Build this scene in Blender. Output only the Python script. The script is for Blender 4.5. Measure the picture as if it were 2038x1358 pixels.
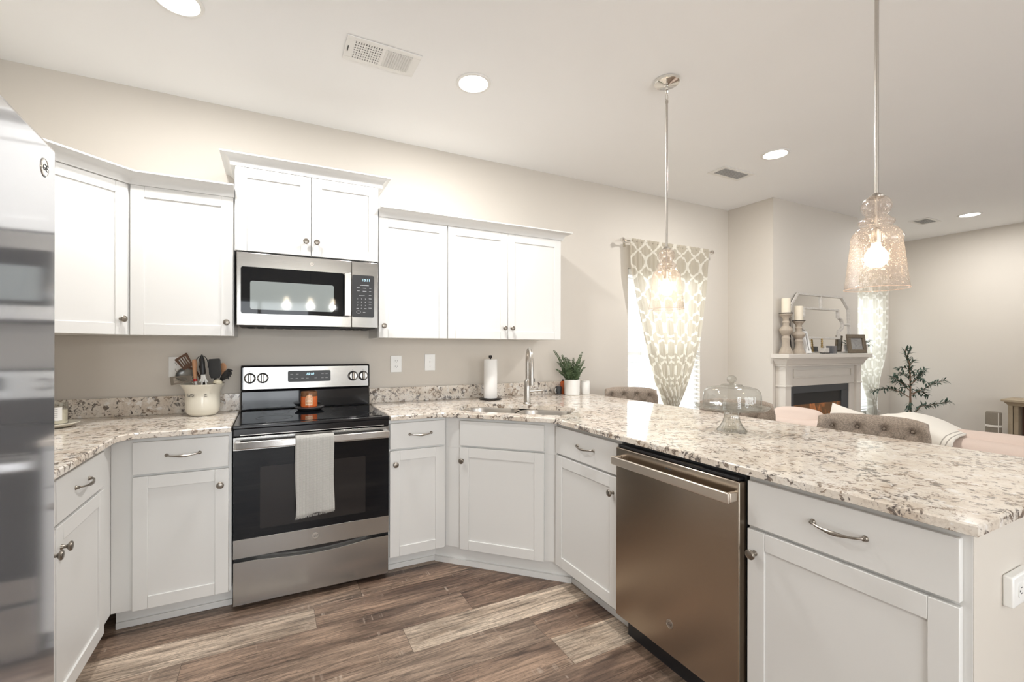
import bpy, bmesh, math, random
from mathutils import Vector, Matrix, noise
from mathutils.geometry import tessellate_polygon
PI = math.pi; R = math.radians
sc = bpy.context.scene
for o in list(bpy.data.objects): bpy.data.objects.remove(o)
COL = sc.collection
random.seed(7)

# ------------------------------------------------------------------ camera, light, exposure
cd = bpy.data.cameras.new('camera'); cam = bpy.data.objects.new('camera', cd); COL.objects.link(cam)
cd.sensor_width = 36; cd.lens = 36*893.701/2038
cd.shift_x = (1019-990.509)/2038; cd.shift_y = (691.904-679)/2038
cam.location = (0, -3.1617, 1.2966)
cam.rotation_euler = (Matrix.Rotation(-R(26.6129), 4, 'Z') @ Matrix.Rotation(PI/2, 4, 'X') @ Matrix.Rotation(0.0023, 4, 'Z')).to_euler()
cd.clip_start = 0.05
sc.camera = cam
sc.view_settings.view_transform = 'Standard'; sc.view_settings.look = 'None'
sc.view_settings.gamma = 1; sc.view_settings.use_curve_mapping = False
sc.view_settings.exposure = -0.12
w = bpy.data.worlds.new('world'); sc.world = w; w.use_nodes = True
bg = w.node_tree.nodes['Background']; bg.inputs[0].default_value = (0.93, 0.97, 1.0, 1); bg.inputs[1].default_value = 1.7

def area(name, loc, rot, sx, sy, power, col, shape='RECTANGLE', spread=PI):
    l = bpy.data.lights.new(name, 'AREA'); l.shape = shape; l.size = sx
    if shape == 'RECTANGLE': l.size_y = sy
    l.energy = power; l.color = col; l.spread = spread
    o = bpy.data.objects.new(name, l); COL.objects.link(o); o.location = loc; o.rotation_euler = rot
    return o
CEIL = 2.7523
DAY = (0.95, 0.98, 1.0)
area('daylight_patio_door', (-0.2, -6.35, 1.15), (PI/2, 0, 0), 1.7, 2.1, 85, DAY)
area('added_rear_fill', (3.3, -6.35, 1.45), (PI/2, 0, 0), 3.0, 1.8, 60, DAY)  # added soft fill behind the viewer, at an unseen window
area('added_living_fill', (6.2, -6.35, 1.45), (PI/2, 0, 0), 1.6, 1.8, 25, DAY)  # added fill for the living room side, its window unseen
area('daylight_dining_window', (3.41, 0.25, 1.3), (-PI/2, 0, 0), 0.85, 1.5, 34, DAY)
area('daylight_fireside_window', (6.95, 0.25, 1.3), (-PI/2, 0, 0), 0.8, 1.5, 22, DAY)

# ------------------------------------------------------------------ materials
def mat(name, col=(0.8, 0.8, 0.8), rough=0.5, metal=0.0, **k):
    m = bpy.data.materials.new(name); m.use_nodes = True
    b = m.node_tree.nodes['Principled BSDF']
    b.inputs['Base Color'].default_value = (*col, 1); b.inputs['Roughness'].default_value = rough
    b.inputs['Metallic'].default_value = metal
    for kk, v in k.items(): b.inputs[kk.replace('_', ' ')].default_value = v
    return m
class NT:
    def __init__(s, m): s.m = m; s.t = m.node_tree; s.n = s.t.nodes; s.b = s.n.get('Principled BSDF')
    def new(s, t, **k):
        x = s.n.new(t)
        for a, v in k.items(): setattr(x, a, v)
        return x
    def link(s, a, b): s.t.links.new(a, b)
    def coord(s, kind='Object', scale=(1, 1, 1), loc=(0, 0, 0)):
        c = s.new('ShaderNodeTexCoord'); mp = s.new('ShaderNodeMapping'); mp.inputs['Scale'].default_value = scale
        mp.inputs['Location'].default_value = loc
        s.link(c.outputs[kind], mp.inputs[0]); return mp.outputs[0]
    def noise(s, vec, scale, detail=3, rough=0.5, dist=0.0):
        x = s.new('ShaderNodeTexNoise'); s.link(vec, x.inputs['Vector'])
        x.inputs['Scale'].default_value = scale; x.inputs['Detail'].default_value = detail
        x.inputs['Roughness'].default_value = rough; x.inputs['Distortion'].default_value = dist
        return x.outputs[0]
    def ramp(s, fac, stops, interp='LINEAR'):
        x = s.new('ShaderNodeValToRGB'); s.link(fac, x.inputs[0]); x.color_ramp.interpolation = interp
        e = x.color_ramp.elements
        while len(e) < len(stops): e.new(0.5)
        for i, (p, c) in enumerate(stops):
            e[i].position = p; e[i].color = (c, c, c, 1) if not isinstance(c, tuple) else (*c, 1)
        return x.outputs[0]
    def mix(s, fac, a, b, mode='MIX'):
        x = s.new('ShaderNodeMix', data_type='RGBA', blend_type=mode)
        for sock, v in ((x.inputs[0], fac), (x.inputs[6], a), (x.inputs[7], b)):
            if isinstance(v, (int, float)): sock.default_value = v
            elif isinstance(v, tuple): sock.default_value = (*v, 1)
            else: s.link(v, sock)
        return x.outputs[2]
    def math(s, op, a, b=0.0, c=None):
        x = s.new('ShaderNodeMath', operation=op)
        for i, v in enumerate((a, b) if c is None else (a, b, c)):
            if isinstance(v, (int, float)): x.inputs[i].default_value = v
            else: s.link(v, x.inputs[i])
        return x.outputs[0]
    def bump(s, h, strength=0.2, dist=0.01):
        x = s.new('ShaderNodeBump'); x.inputs['Strength'].default_value = strength; x.inputs['Distance'].default_value = dist
        s.link(h, x.inputs['Height']); s.link(x.outputs[0], s.b.inputs['Normal']); return x

def painted(name, col, rough, bscale=180, bs=0.05):
    m = mat(name, col, rough); t = NT(m); v = t.coord()
    t.link(t.mix(t.noise(v, 1.3, 2), tuple(c*0.975 for c in col), tuple(min(1, c*1.02) for c in col)), t.b.inputs['Base Color'])
    t.bump(t.noise(v, bscale, 2), bs, 0.002); return m
M_WALL = painted('wall_paint', (0.635, 0.59, 0.53), 0.62)
M_CEIL = painted('ceiling_paint', (0.93, 0.93, 0.925), 0.8)
M_CAB = painted('cabinet_white_paint', (0.765, 0.76, 0.742), 0.34, 60, 0.015)
M_TRIM = painted('trim_white_paint', (0.84, 0.83, 0.80), 0.4, 60, 0.01)
M_MANTEL = painted('mantel_shaded_paint', (0.66, 0.615, 0.555), 0.45, 60, 0.01)  # white mantel standing in shade; the shade is put into this beige
M_GAP = mat('cabinet_shadow_interior', (0.45, 0.44, 0.42), 0.7)

def granite():
    m = mat('granite', (0.8, 0.7, 0.6), 0.09); t = NT(m); v = t.coord()
    warp = t.noise(v, 5, 3, 0.6)
    basec = t.ramp(t.noise(v, 9, 5, 0.6, 0.6), [(0.3, (0.82, 0.775, 0.71)), (0.5, (0.76, 0.69, 0.605)), (0.72, (0.60, 0.50, 0.40))])
    fine = t.ramp(t.noise(v, 90, 4, 0.7, 0.4), [(0.50, 0.0), (0.62, 1.0)])
    c1 = t.mix(t.math('MULTIPLY', fine, 0.35), basec, (0.42, 0.34, 0.28))
    big = t.ramp(t.noise(v, 7, 4, 0.6, 1.2), [(0.40, 0.0), (0.62, 1.0)])
    fl = t.ramp(t.math('ADD', t.noise(v, 40, 7, 0.72, 0.8), t.math('MULTIPLY', big, 0.095)), [(0.583, 0.0), (0.620, 1.0)])
    c2 = t.mix(t.math('MULTIPLY', fl, 0.92), c1, t.ramp(t.noise(v, 14, 3, 0.6), [(0.42, (0.085, 0.07, 0.065)), (0.62, (0.27, 0.19, 0.13))]))
    wh = t.ramp(t.noise(v, 26, 4, 0.6, 0.5), [(0.60, 0.0), (0.66, 1.0)])
    c3 = t.mix(t.math('MULTIPLY', wh, 0.7), c2, (0.88, 0.86, 0.83))
    t.link(c3, t.b.inputs['Base Color'])
    return m
M_GRAN = granite()

def planks_mat():
    m = mat('vinyl_plank', (0.3, 0.2, 0.15), 0.36); t = NT(m)
    at = t.new('ShaderNodeAttribute', attribute_name='tone'); sep = t.new('ShaderNodeSeparateColor'); t.link(at.outputs['Color'], sep.inputs[0])
    c = t.new('ShaderNodeTexCoord'); comb = t.new('ShaderNodeCombineXYZ')
    t.link(t.math('MULTIPLY', sep.outputs[1], 17.0), comb.inputs[0]); t.link(t.math('MULTIPLY', sep.outputs[2], 23.0), comb.inputs[1])
    add = t.new('ShaderNodeVectorMath', operation='ADD'); t.link(c.outputs['Object'], add.inputs[0]); t.link(comb.outputs[0], add.inputs[1])
    def sc_(s):
        mp = t.new('ShaderNodeMapping'); mp.inputs['Scale'].default_value = s; t.link(add.outputs[0], mp.inputs[0]); return mp.outputs[0]
    grain = t.noise(sc_((1.6, 26, 1)), 2.0, 8, 0.66, 1.6)
    cloud = t.noise(sc_((1.0, 5, 1)), 1.6, 4, 0.55, 0.8)
    saw = t.math('MULTIPLY', t.ramp(t.noise(sc_((60, 2.5, 1)), 1.0, 2, 0.5), [(0.60, 0.0), (0.68, 1.0)]),
                 t.ramp(t.noise(sc_((2.2, 9, 1)), 1.6, 2, 0.5), [(0.55, 0.0), (0.62, 1.0)]))
    cl2 = t.ramp(cloud, [(0.36, 0.0), (0.64, 1.0)])
    dark = t.mix(cl2, (0.090, 0.050, 0.035), (0.27, 0.172, 0.117))
    light = t.mix(cl2, (0.36, 0.275, 0.205), (0.64, 0.53, 0.42))
    basec = t.mix(sep.outputs[0], dark, light)
    g = t.ramp(grain, [(0.34, 0.36), (0.50, 0.95), (0.66, 1.55)])
    c1 = t.mix(1.0, basec, g, 'MULTIPLY')
    vein = t.ramp(t.noise(sc_((2.2, 11, 1)), 2.2, 5, 0.6, 2.6), [(0.485, 0.0), (0.50, 1.0), (0.515, 0.0)])
    c2 = t.mix(t.math('MULTIPLY', vein, 0.7), c1, (0.05, 0.036, 0.03))
    c3 = t.mix(t.math('MULTIPLY', saw, 0.5), c2, (0.52, 0.43, 0.35))
    t.link(c3, t.b.inputs['Base Color'])
    t.bump(grain, 0.12, 0.002)
    t.link(t.ramp(grain, [(0.3, 0.45), (0.7, 0.32)]), t.b.inputs['Roughness'])
    return m
M_PLANK = planks_mat()

def steel(name, col, rough, bs=0.06, fz=900):
    m = mat(name, col, rough, 1.0); t = NT(m); v = t.coord(scale=(2, 2, fz))
    t.bump(t.noise(v, 1.0, 2, 0.6), bs, 0.001); return m
M_STEEL = steel('brushed_steel', (0.355, 0.345, 0.33), 0.20, 0.10)
M_STEEL_V = steel('brushed_steel_bar', (0.60, 0.585, 0.565), 0.24, 0.03)
M_DW = steel('room_tinted_steel', (0.46, 0.395, 0.325), 0.24, 0.10)  # brown reflection of floor and room put into the steel's base colour
M_DWH = steel('champagne_steel_handle', (0.76, 0.69, 0.61), 0.36, 0.02)
M_FRIDGE = mat('fridge_steel', (0.60, 0.61, 0.645), 0.085, 0.78)
M_NICKEL = mat('brushed_nickel', (0.50, 0.47, 0.43), 0.30, 1.0)
M_CHROME = mat('polished_nickel', (0.80, 0.78, 0.74), 0.10, 1.0)
M_SINK = mat('sink_steel', (0.60, 0.57, 0.53), 0.28, 1.0)
M_PEWTER = mat('antique_pewter', (0.30, 0.27, 0.235), 0.33, 1.0)
M_BGLASS = mat('black_glass', (0.004, 0.005, 0.007), 0.03, Specular_IOR_Level=0.28)
M_BLACK = mat('black_enamel', (0.010, 0.010, 0.012), 0.12)
M_BPLAST = mat('black_plastic', (0.018, 0.018, 0.02), 0.4)
M_DGREY = mat('dark_grey_metal', (0.06, 0.065, 0.07), 0.45)
M_WPLAST = mat('white_plastic', (0.86, 0.86, 0.84), 0.3)
M_WPAPER = mat('paper_white', (0.90, 0.89, 0.87), 0.9)
M_IRON = mat('dark_wrought_iron', (0.035, 0.03, 0.028), 0.45, 0.6)
M_CERAM = mat('cream_ceramic', (0.74, 0.70, 0.60), 0.16)
M_WCERAM = mat('white_ceramic', (0.84, 0.83, 0.80), 0.15)
M_INK = mat('grey_print', (0.16, 0.15, 0.14), 0.7)
M_KEY = mat('key_print', (0.55, 0.56, 0.58), 0.6)
M_LIGHTGLASS = mat('oven_window_tint', (0.022, 0.020, 0.020), 0.05, Specular_IOR_Level=0.3)
M_MWGLASS = mat('microwave_reflection_tint', (0.24, 0.27, 0.27), 0.05)  # grey-green reflection of the room painted into the pane colour
M_SLOT = mat('dark_slot', (0.02, 0.02, 0.02), 0.6)
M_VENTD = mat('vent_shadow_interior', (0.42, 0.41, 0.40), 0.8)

def emis(name, col, s):
    m = mat(name, (0, 0, 0), 0.5); b = m.node_tree.nodes['Principled BSDF']
    b.inputs['Emission Color'].default_value = (*col, 1); b.inputs['Emission Strength'].default_value = s; return m
M_LED = emis('clock_digits', (0.55, 0.85, 1.0), 2.2)
M_DISC = emis('recessed_lens', (1.0, 0.96, 0.90), 14)
M_BULB = emis('bulb_glow', (1.0, 0.80, 0.58), 34)
M_FLAME = emis('fire_glow', (1.0, 0.28, 0.06), 0.5)

def thin_glass(name, tint, seeds=0.0, rough=0.03, base=0.06, glow=(1, 0.86, 0.76), edge=0.8):
    m = bpy.data.materials.new(name); m.use_nodes = True; t = NT(m); t.n.remove(t.b)
    out = t.n['Material Output']
    tr = t.new('ShaderNodeBsdfTransparent'); tr.inputs[0].default_value = (*tint, 1)
    lw0 = t.new('ShaderNodeLayerWeight'); lw0.inputs[0].default_value = 0.3
    t.link(t.mix(t.math('MULTIPLY', t.math('POWER', lw0.outputs['Facing'], 3.0), edge), tint, (0.40, 0.41, 0.39)), tr.inputs[0])
    gl = t.new('ShaderNodeBsdfGlossy'); gl.inputs['Roughness'].default_value = rough
    lw = t.new('ShaderNodeLayerWeight'); lw.inputs[0].default_value = 0.35
    fac = t.math('ADD', t.math('MULTIPLY', lw.outputs['Facing'], 0.38), base)
    mx = t.new('ShaderNodeMixShader'); t.link(fac, mx.inputs[0]); t.link(tr.outputs[0], mx.inputs[1]); t.link(gl.outputs[0], mx.inputs[2])
    last = mx.outputs[0]
    v = t.coord(scale=(1, 1, 1))
    bm_ = t.new('ShaderNodeBump'); bm_.inputs['Strength'].default_value = 0.25; bm_.inputs['Distance'].default_value = 0.01
    t.link(t.noise(v, 18 if not seeds else 60, 3), bm_.inputs['Height']); t.link(bm_.outputs[0], gl.inputs['Normal'])
    if seeds:
        vo = t.new('ShaderNodeTexVoronoi'); vo.inputs['Scale'].default_value = 170; t.link(v, vo.inputs['Vector'])
        sp = t.ramp(vo.outputs['Distance'], [(0.16, 1.0), (0.30, 0.0)])
        tl = t.new('ShaderNodeBsdfTranslucent'); tl.inputs[0].default_value = (*glow, 1)
        df = t.new('ShaderNodeBsdfDiffuse'); df.inputs[0].default_value = (*glow, 1)
        ad = t.new('ShaderNodeMixShader'); ad.inputs[0].default_value = 0.35; t.link(tl.outputs[0], ad.inputs[1]); t.link(df.outputs[0], ad.inputs[2])
        m2 = t.new('ShaderNodeMixShader'); t.link(t.math('MULTIPLY_ADD', sp, 0.32, seeds), m2.inputs[0])
        t.link(last, m2.inputs[1]); t.link(ad.outputs[0], m2.inputs[2]); last = m2.outputs[0]
    t.link(last, out.inputs[0]); return m
M_GLASS = thin_glass('clear_glass', (0.97, 0.98, 0.97))
M_PRESSED = thin_glass('pressed_glass', (0.90, 0.90, 0.87), 0.0, 0.08, 0.16)
M_SHADE = thin_glass('seeded_glass', (0.97, 0.93, 0.90), 0.05, 0.04, 0.04)
M_RIM = thin_glass('glass_rim', (0.95, 0.86, 0.80), 0.35, 0.05, 0.25)
M_PANE = thin_glass('window_glass', (0.98, 0.99, 1.0), 0.0, 0.0, 0.04, edge=0.1)

def cloth(name, col, rough=0.9, scale=300, bs=0.3, var=0.12, speck=0.0):
    m = mat(name, col, rough); t = NT(m); v = t.coord()
    n = t.noise(v, scale, 2, 0.7)
    c = t.mix(n, tuple(x*(1-var) for x in col), tuple(min(1, x*(1+var)) for x in col))
    if speck: c = t.mix(t.math('MULTIPLY', t.ramp(t.noise(v, scale*0.7, 3, 0.8), [(0.47, 0), (0.56, 1)]), speck), c, tuple(x*0.35 for x in col))
    t.link(c, t.b.inputs['Base Color']); t.bump(n, bs, 0.003); return m
M_TOWEL = cloth('grey_waffle_cloth', (0.50, 0.49, 0.46), 0.95, 400, 0.3)
t = NT(M_TOWEL); v = t.coord()
wv = t.new('ShaderNodeTexWave', wave_type='BANDS', bands_direction='Z'); wv.inputs['Scale'].default_value = 55; t.link(v, wv.inputs[0])
wv2 = t.new('ShaderNodeTexWave', wave_type='BANDS', bands_direction='X'); wv2.inputs['Scale'].default_value = 55; t.link(v, wv2.inputs[0])
mw_ = t.math('MULTIPLY', wv.outputs[1], wv2.outputs[1])
t.link(t.mix(mw_, (0.46, 0.45, 0.425), (0.64, 0.625, 0.59)), t.b.inputs['Base Color']); t.bump(mw_, 0.6, 0.002)
M_TWEED = cloth('brown_tweed', (0.36, 0.295, 0.24), 0.95, 230, 0.5, 0.35, 0.5)
M_PINK = cloth('blush_fabric', (0.67, 0.545, 0.475), 0.95, 220, 0.2, 0.05)
M_PILLOW = cloth('cream_fabric', (0.76, 0.715, 0.65), 0.95, 220, 0.2, 0.05)
M_WAX = mat('ivory_wax', (0.82, 0.74, 0.60), 0.5)
M_ORANGE = mat('amber_orange_glass', (0.62, 0.13, 0.03), 0.08)
M_BROWNG = mat('brown_jar_glass', (0.16, 0.07, 0.03), 0.08)
M_COPPER = mat('copper_label', (0.66, 0.36, 0.2), 0.4, 0.3)
M_LEAF = mat('dusty_green_leaf', (0.075, 0.115, 0.05), 0.55)
M_LEAF2 = mat('olive_leaf', (0.045, 0.085, 0.06), 0.5)
M_LEAF3 = mat('dark_green_leaf', (0.03, 0.085, 0.05), 0.4)
M_BARK = mat('brown_bark', (0.20, 0.125, 0.08), 0.85)

def wood(name, a, b, rough=0.55, scale=(3, 3, 25)):
    m = mat(name, a, rough); t = NT(m); v = t.coord(scale=scale)
    n = t.noise(v, 3, 6, 0.65, 1.0); t.link(t.mix(n, a, b), t.b.inputs['Base Color']); t.bump(n, 0.2, 0.003); return m
M_WOODL = wood('light_beech', (0.60, 0.33, 0.18), (0.50, 0.25, 0.13))
M_WOODD = wood('dark_walnut', (0.085, 0.04, 0.025), (0.14, 0.07, 0.04), 0.4)
M_WASH = wood('whitewashed_wood', (0.33, 0.27, 0.21), (0.50, 0.43, 0.35), 0.6, (12, 12, 4))
M_WEATH = wood('weathered_wood', (0.33, 0.26, 0.17), (0.42, 0.345, 0.25), 0.65, (8, 8, 8))
M_RUST = wood('rustic_frame_wood', (0.08, 0.06, 0.04), (0.24, 0.19, 0.13), 0.6, (30, 30, 4))
M_WICK = wood('woven_grey', (0.17, 0.145, 0.11), (0.28, 0.24, 0.19), 0.9, (40, 40, 90))
M_DISTR = wood('distressed_silver_white', (0.42, 0.37, 0.32), (0.80, 0.78, 0.74), 0.35, (20, 20, 20))
M_MIRROR = mat('mirror_silver', (0.86, 0.86, 0.85), 0.02, 1.0)
M_PHOTO = wood('monochrome_photo', (0.10, 0.10, 0.10), (0.55, 0.53, 0.50), 0.4, (6, 6, 6))
M_BLIND = mat('blind_white', (0.86, 0.86, 0.83), 0.45)

def curtain_mat(name, basec, linec, trans, nu, nv):
    m = bpy.data.materials.new(name); m.use_nodes = True; t = NT(m); t.n.remove(t.b); out = t.n['Material Output']
    uv = t.new('ShaderNodeUVMap'); sp = t.new('ShaderNodeSeparateXYZ'); t.link(uv.outputs[0], sp.inputs[0])
    U = t.math('MULTIPLY', sp.outputs[0], nu); V = t.math('MULTIPLY', sp.outputs[1], nv)
    cs = t.math('MULTIPLY', t.math('COSINE', t.math('MULTIPLY', V, 2*PI)), 0.5)
    def line(op):
        f = t.math('FRACT', t.math(op, U, cs)); return t.math('ABSOLUTE', t.math('SUBTRACT', f, 0.5))
    d = t.math('MINIMUM', line('ADD'), line('SUBTRACT'))
    fac = t.ramp(d, [(0.070, 1.0), (0.100, 0.0)])
    col = t.mix(fac, basec, linec)
    df = t.new('ShaderNodeBsdfDiffuse'); t.link(col, df.inputs[0])
    tl = t.new('ShaderNodeBsdfTranslucent'); t.link(col, tl.inputs[0])
    m1 = t.new('ShaderNodeMixShader'); m1.inputs[0].default_value = 0.45; t.link(df.outputs[0], m1.inputs[1]); t.link(tl.outputs[0], m1.inputs[2])
    tp = t.new('ShaderNodeBsdfTransparent')
    m2 = t.new('ShaderNodeMixShader'); m2.inputs[0].default_value = trans; t.link(m1.outputs[0], m2.inputs[1]); t.link(tp.outputs[0], m2.inputs[2])
    t.link(m2.outputs[0], out.inputs[0]); return m
M_CURT = curtain_mat('trellis_curtain', (0.58, 0.53, 0.44), (0.86, 0.83, 0.75), 0.04, 5.6, 5.0)
M_CURT2 = curtain_mat('trellis_sheer_curtain', (0.68, 0.66, 0.59), (0.90, 0.89, 0.84), 0.12, 4.0, 5.0)

# ------------------------------------------------------------------ helpers
ROOTM = {}
def tag(o, label=None, cat=None, group=None, kind=None):
    if label: o['label'] = label
    if cat: o['category'] = cat
    if group: o['group'] = group
    if kind: o['kind'] = kind
    return o
def thing(name, label, cat, loc=(0, 0, 0), rz=0.0, group=None):
    o = bpy.data.objects.new(name, None); COL.objects.link(o); o.empty_display_size = 0.1
    o.location = loc; o.rotation_euler = (0, 0, rz)
    ROOTM[o] = Matrix.Translation(Vector(loc)) @ Matrix.Rotation(rz, 4, 'Z')
    return tag(o, label, cat, group)
class MB:
    def __init__(s): s.v = []; s.f = []; s.mi = []; s.uv = {}
    def add(s, vs, fs, M=None, mi=0):
        b = len(s.v); s.v += [tuple(M @ Vector(p)) if M else tuple(p) for p in vs]
        s.f += [tuple(b+i for i in f) for f in fs]; s.mi += [mi]*len(fs); return s
    def box(s, x0, y0, z0, x1, y1, z1, M=None, mi=0):
        if x0 > x1: x0, x1 = x1, x0
        if y0 > y1: y0, y1 = y1, y0
        if z0 > z1: z0, z1 = z1, z0
        vs = [(x0, y0, z0), (x1, y0, z0), (x1, y1, z0), (x0, y1, z0), (x0, y0, z1), (x1, y0, z1), (x1, y1, z1), (x0, y1, z1)]
        return s.add(vs, [(0, 3, 2, 1), (4, 5, 6, 7), (0, 1, 5, 4), (1, 2, 6, 5), (2, 3, 7, 6), (3, 0, 4, 7)], M, mi)
    def lathe(s, prof, n=24, M=None, mi=0, cap0=True, cap1=True, rib=0, ribd=0.0):
        vs = []; k = len(prof)
        for r, z in prof:
            for i in range(n):
                a = 2*PI*i/n; rr = r*(1+ribd*math.cos(rib*a)) if rib else r
                vs.append((rr*math.cos(a), rr*math.sin(a), z))
        fs = [(j*n+i, j*n+(i+1) % n, (j+1)*n+(i+1) % n, (j+1)*n+i) for j in range(k-1) for i in range(n)]
        if prof[0][1] > prof[-1][1]: fs = [f[::-1] for f in fs]
        up = prof[-1][1] >= prof[0][1]
        if cap0 and prof[0][0] > 1e-6: fs.append(tuple(range(n))[::-1] if up else tuple(range(n)))
        if cap1 and prof[-1][0] > 1e-6:
            c = tuple((k-1)*n+i for i in range(n)); fs.append(c if up else c[::-1])
        return s.add(vs, fs, M, mi)
    def cyl(s, p, q, r, n=16, mi=0, r2=None):
        p = Vector(p); q = Vector(q); d = q-p
        M = Matrix.Translation(p) @ d.to_track_quat('Z', 'Y').to_matrix().to_4x4()
        return s.lathe([(r, 0), (r if r2 is None else r2, d.length)], n, M, mi)
    def tube(s, pts, r, n=10, mi=0, closed=False):
        P = [Vector(p) for p in pts]; m = len(P); vs = []; fs = []; prev = None
        for i, p in enumerate(P):
            t_ = (P[(i+1) % m]-P[i-1]) if closed else (P[min(i+1, m-1)]-P[max(i-1, 0)])
            t_.normalize()
            if prev is None:
                a = Vector((0, 0, 1)) if abs(t_.z) < 0.9 else Vector((1, 0, 0)); nrm = t_.cross(a).normalized()
            else: nrm = (prev - t_*prev.dot(t_)).normalized()
            prev = nrm; bi = t_.cross(nrm); rr = r[i] if isinstance(r, (list, tuple)) else r
            for j in range(n):
                a = 2*PI*j/n; vs.append(p+(nrm*math.cos(a)+bi*math.sin(a))*rr)
        for i in range(m if closed else m-1):
            k = (i+1) % m
            fs += [(i*n+j, i*n+(j+1) % n, k*n+(j+1) % n, k*n+j) for j in range(n)]
        if not closed: fs += [tuple(range(n))[::-1], tuple((m-1)*n+j for j in range(n))]
        return s.add(vs, fs, None, mi)
    def prism(s, poly, z0, z1, M=None, mi=0, holes=()):
        loops = [list(poly)]+[list(h) for h in holes]
        flat = [p for l in loops for p in l]; n = len(flat)
        tris = tessellate_polygon([[Vector((p[0], p[1], 0)) for p in l] for l in loops])
        vs = [(p[0], p[1], z0) for p in flat]+[(p[0], p[1], z1) for p in flat]; fs = []
        for a, b_, c in tris:
            A, B, C_ = flat[a], flat[b_], flat[c]
            if (B[0]-A[0])*(C_[1]-A[1])-(B[1]-A[1])*(C_[0]-A[0]) < 0: a, c = c, a
            fs += [(a+n, b_+n, c+n), (c, b_, a)]
        off = 0
        for li, l in enumerate(loops):
            ar = sum(l[i][0]*l[(i+1) % len(l)][1]-l[(i+1) % len(l)][0]*l[i][1] for i in range(len(l)))
            ccw = ar > 0; m = len(l)
            for i in range(m):
                j = (i+1) % m; q = (off+i, off+j, off+j+n, off+i+n)
                if ccw != (li == 0): q = q[::-1]
                fs.append(q)
            off += m
        return s.add(vs, fs, M, mi)
    def build(s, name, m, parent=None, world=False, bevel=0.0, smooth=True, ang=35, mats=None, label=None, seg=2):
        me = bpy.data.meshes.new(name)
        vs = s.v
        if world and parent:
            root = parent
            while root.parent: root = root.parent
            Mi = ROOTM[root].inverted(); vs = [tuple(Mi @ Vector(p)) for p in vs]
        me.from_pydata(vs, [], s.f)
        for x in (mats or [m]): me.materials.append(x)
        me.polygons.foreach_set('material_index', s.mi)
        if smooth:
            me.polygons.foreach_set('use_smooth', [True]*len(me.polygons))
            me.set_sharp_from_angle(angle=R(ang))
        me.update()
        o = bpy.data.objects.new(name, me); COL.objects.link(o)
        if parent: o.parent = parent
        if bevel:
            b = o.modifiers.new('bevel', 'BEVEL'); b.width = bevel; b.segments = seg; b.limit_method = 'ANGLE'; b.angle_limit = R(40)
        if label: o['label'] = label
        return o
def copy_tree(o, parent=None):
    c = o.copy(); COL.objects.link(c); c.parent = parent
    for ch in list(o.children): copy_tree(ch, c)
    return c
def bx(*a, **k): return MB().box(*a, **k)
def text(name, s, size, m, parent, loc, rot=(PI/2, 0, 0), depth=0.0004, align='CENTER', shear=0.0, world=True, label=None):
    cu = bpy.data.curves.new(name, 'FONT'); cu.body = s; cu.size = size; cu.extrude = depth; cu.align_x = align; cu.align_y = 'CENTER'; cu.shear = shear
    cu.resolution_u = 3
    to = bpy.data.objects.new(name, cu); COL.objects.link(to)
    me = bpy.data.meshes.new_from_object(to); bpy.data.objects.remove(to)
    from mathutils import Euler
    M = Matrix.Translation(Vector(loc)) @ Euler(rot).to_matrix().to_4x4()
    if world:
        root = parent
        while root.parent: root = root.parent
        M = ROOTM[root].inverted() @ M
    me.transform(M); me.materials.clear(); me.materials.append(m); me.name = name
    o = bpy.data.objects.new(name, me); COL.objects.link(o); o.parent = parent
    if label: o['label'] = label
    return o
def sweep(path, prof, closed=False):
    """path: 2D points; prof: (offset to the right-hand side, z). mitred moulding"""
    n = len(path); vs = []; fs = []; k = len(prof)
    P = [Vector(p) for p in path]
    for i in range(n):
        d0 = (P[i]-P[i-1]).normalized() if i > 0 else None
        d1 = (P[i+1]-P[i]).normalized() if i < n-1 else None
        if d0 is None: d0 = d1
        if d1 is None: d1 = d0
        n0 = Vector((d0.y, -d0.x)); n1 = Vector((d1.y, -d1.x)); nn = (n0+n1).normalized(); sc_ = 1/max(0.2, nn.dot(n0))
        for off, z in prof: q = P[i]+nn*off*sc_; vs.append((q.x, q.y, z))
    for i in range(n-1):
        fs += [(i*k+j, (i+1)*k+j, (i+1)*k+(j+1) % k, i*k+(j+1) % k) for j in range(k)]
    fs += [tuple(range(k)), tuple((n-1)*k+j for j in range(k))[::-1]]
    m = MB(); m.add(vs, fs); return m
def struct(name, mb, m, **k): return tag(mb.build(name, m, **k), kind='structure')

# ------------------------------------------------------------------ the room
T = 0.12
def wall_open(x0, x1, y0, y1, holes, along):      # a wall box with rectangular openings (a0, a1, z0, z1)
    m = MB(); a0, a1 = (x0, x1) if along == 'x' else (y0, y1); cur = a0
    def b(p, q, z0, z1):
        if q-p > 1e-4 and z1-z0 > 1e-4:
            if along == 'x': m.box(p, y0, z0, q, y1, z1)
            else: m.box(x0, p, z0, x1, q, z1)
    for h in sorted(holes):
        b(cur, h[0], 0, CEIL); b(h[0], h[1], 0, h[2]); b(h[0], h[1], h[3], CEIL); cur = h[1]
    b(cur, a1, 0, CEIL); return m
W1 = (2.925, 3.885, 0.45, 2.03); W2 = (6.56, 7.40, 0.45, 2.03)
struct('wall_back', wall_open(-1.37, 4.31, 0, T, [W1], 'x'), M_WALL)
struct('wall_back_right', wall_open(5.84, 7.83, 0, T, [W2], 'x'), M_WALL)
struct('wall_fireplace', bx(4.31, -0.48, 0, 5.84, T, CEIL), M_WALL)
struct('wall_left', bx(-1.37, -6.12, 0, -1.25, 0, CEIL), M_WALL)
struct('wall_right', bx(7.71, -6.12, 0, 7.83, 0, CEIL), M_WALL)
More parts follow.
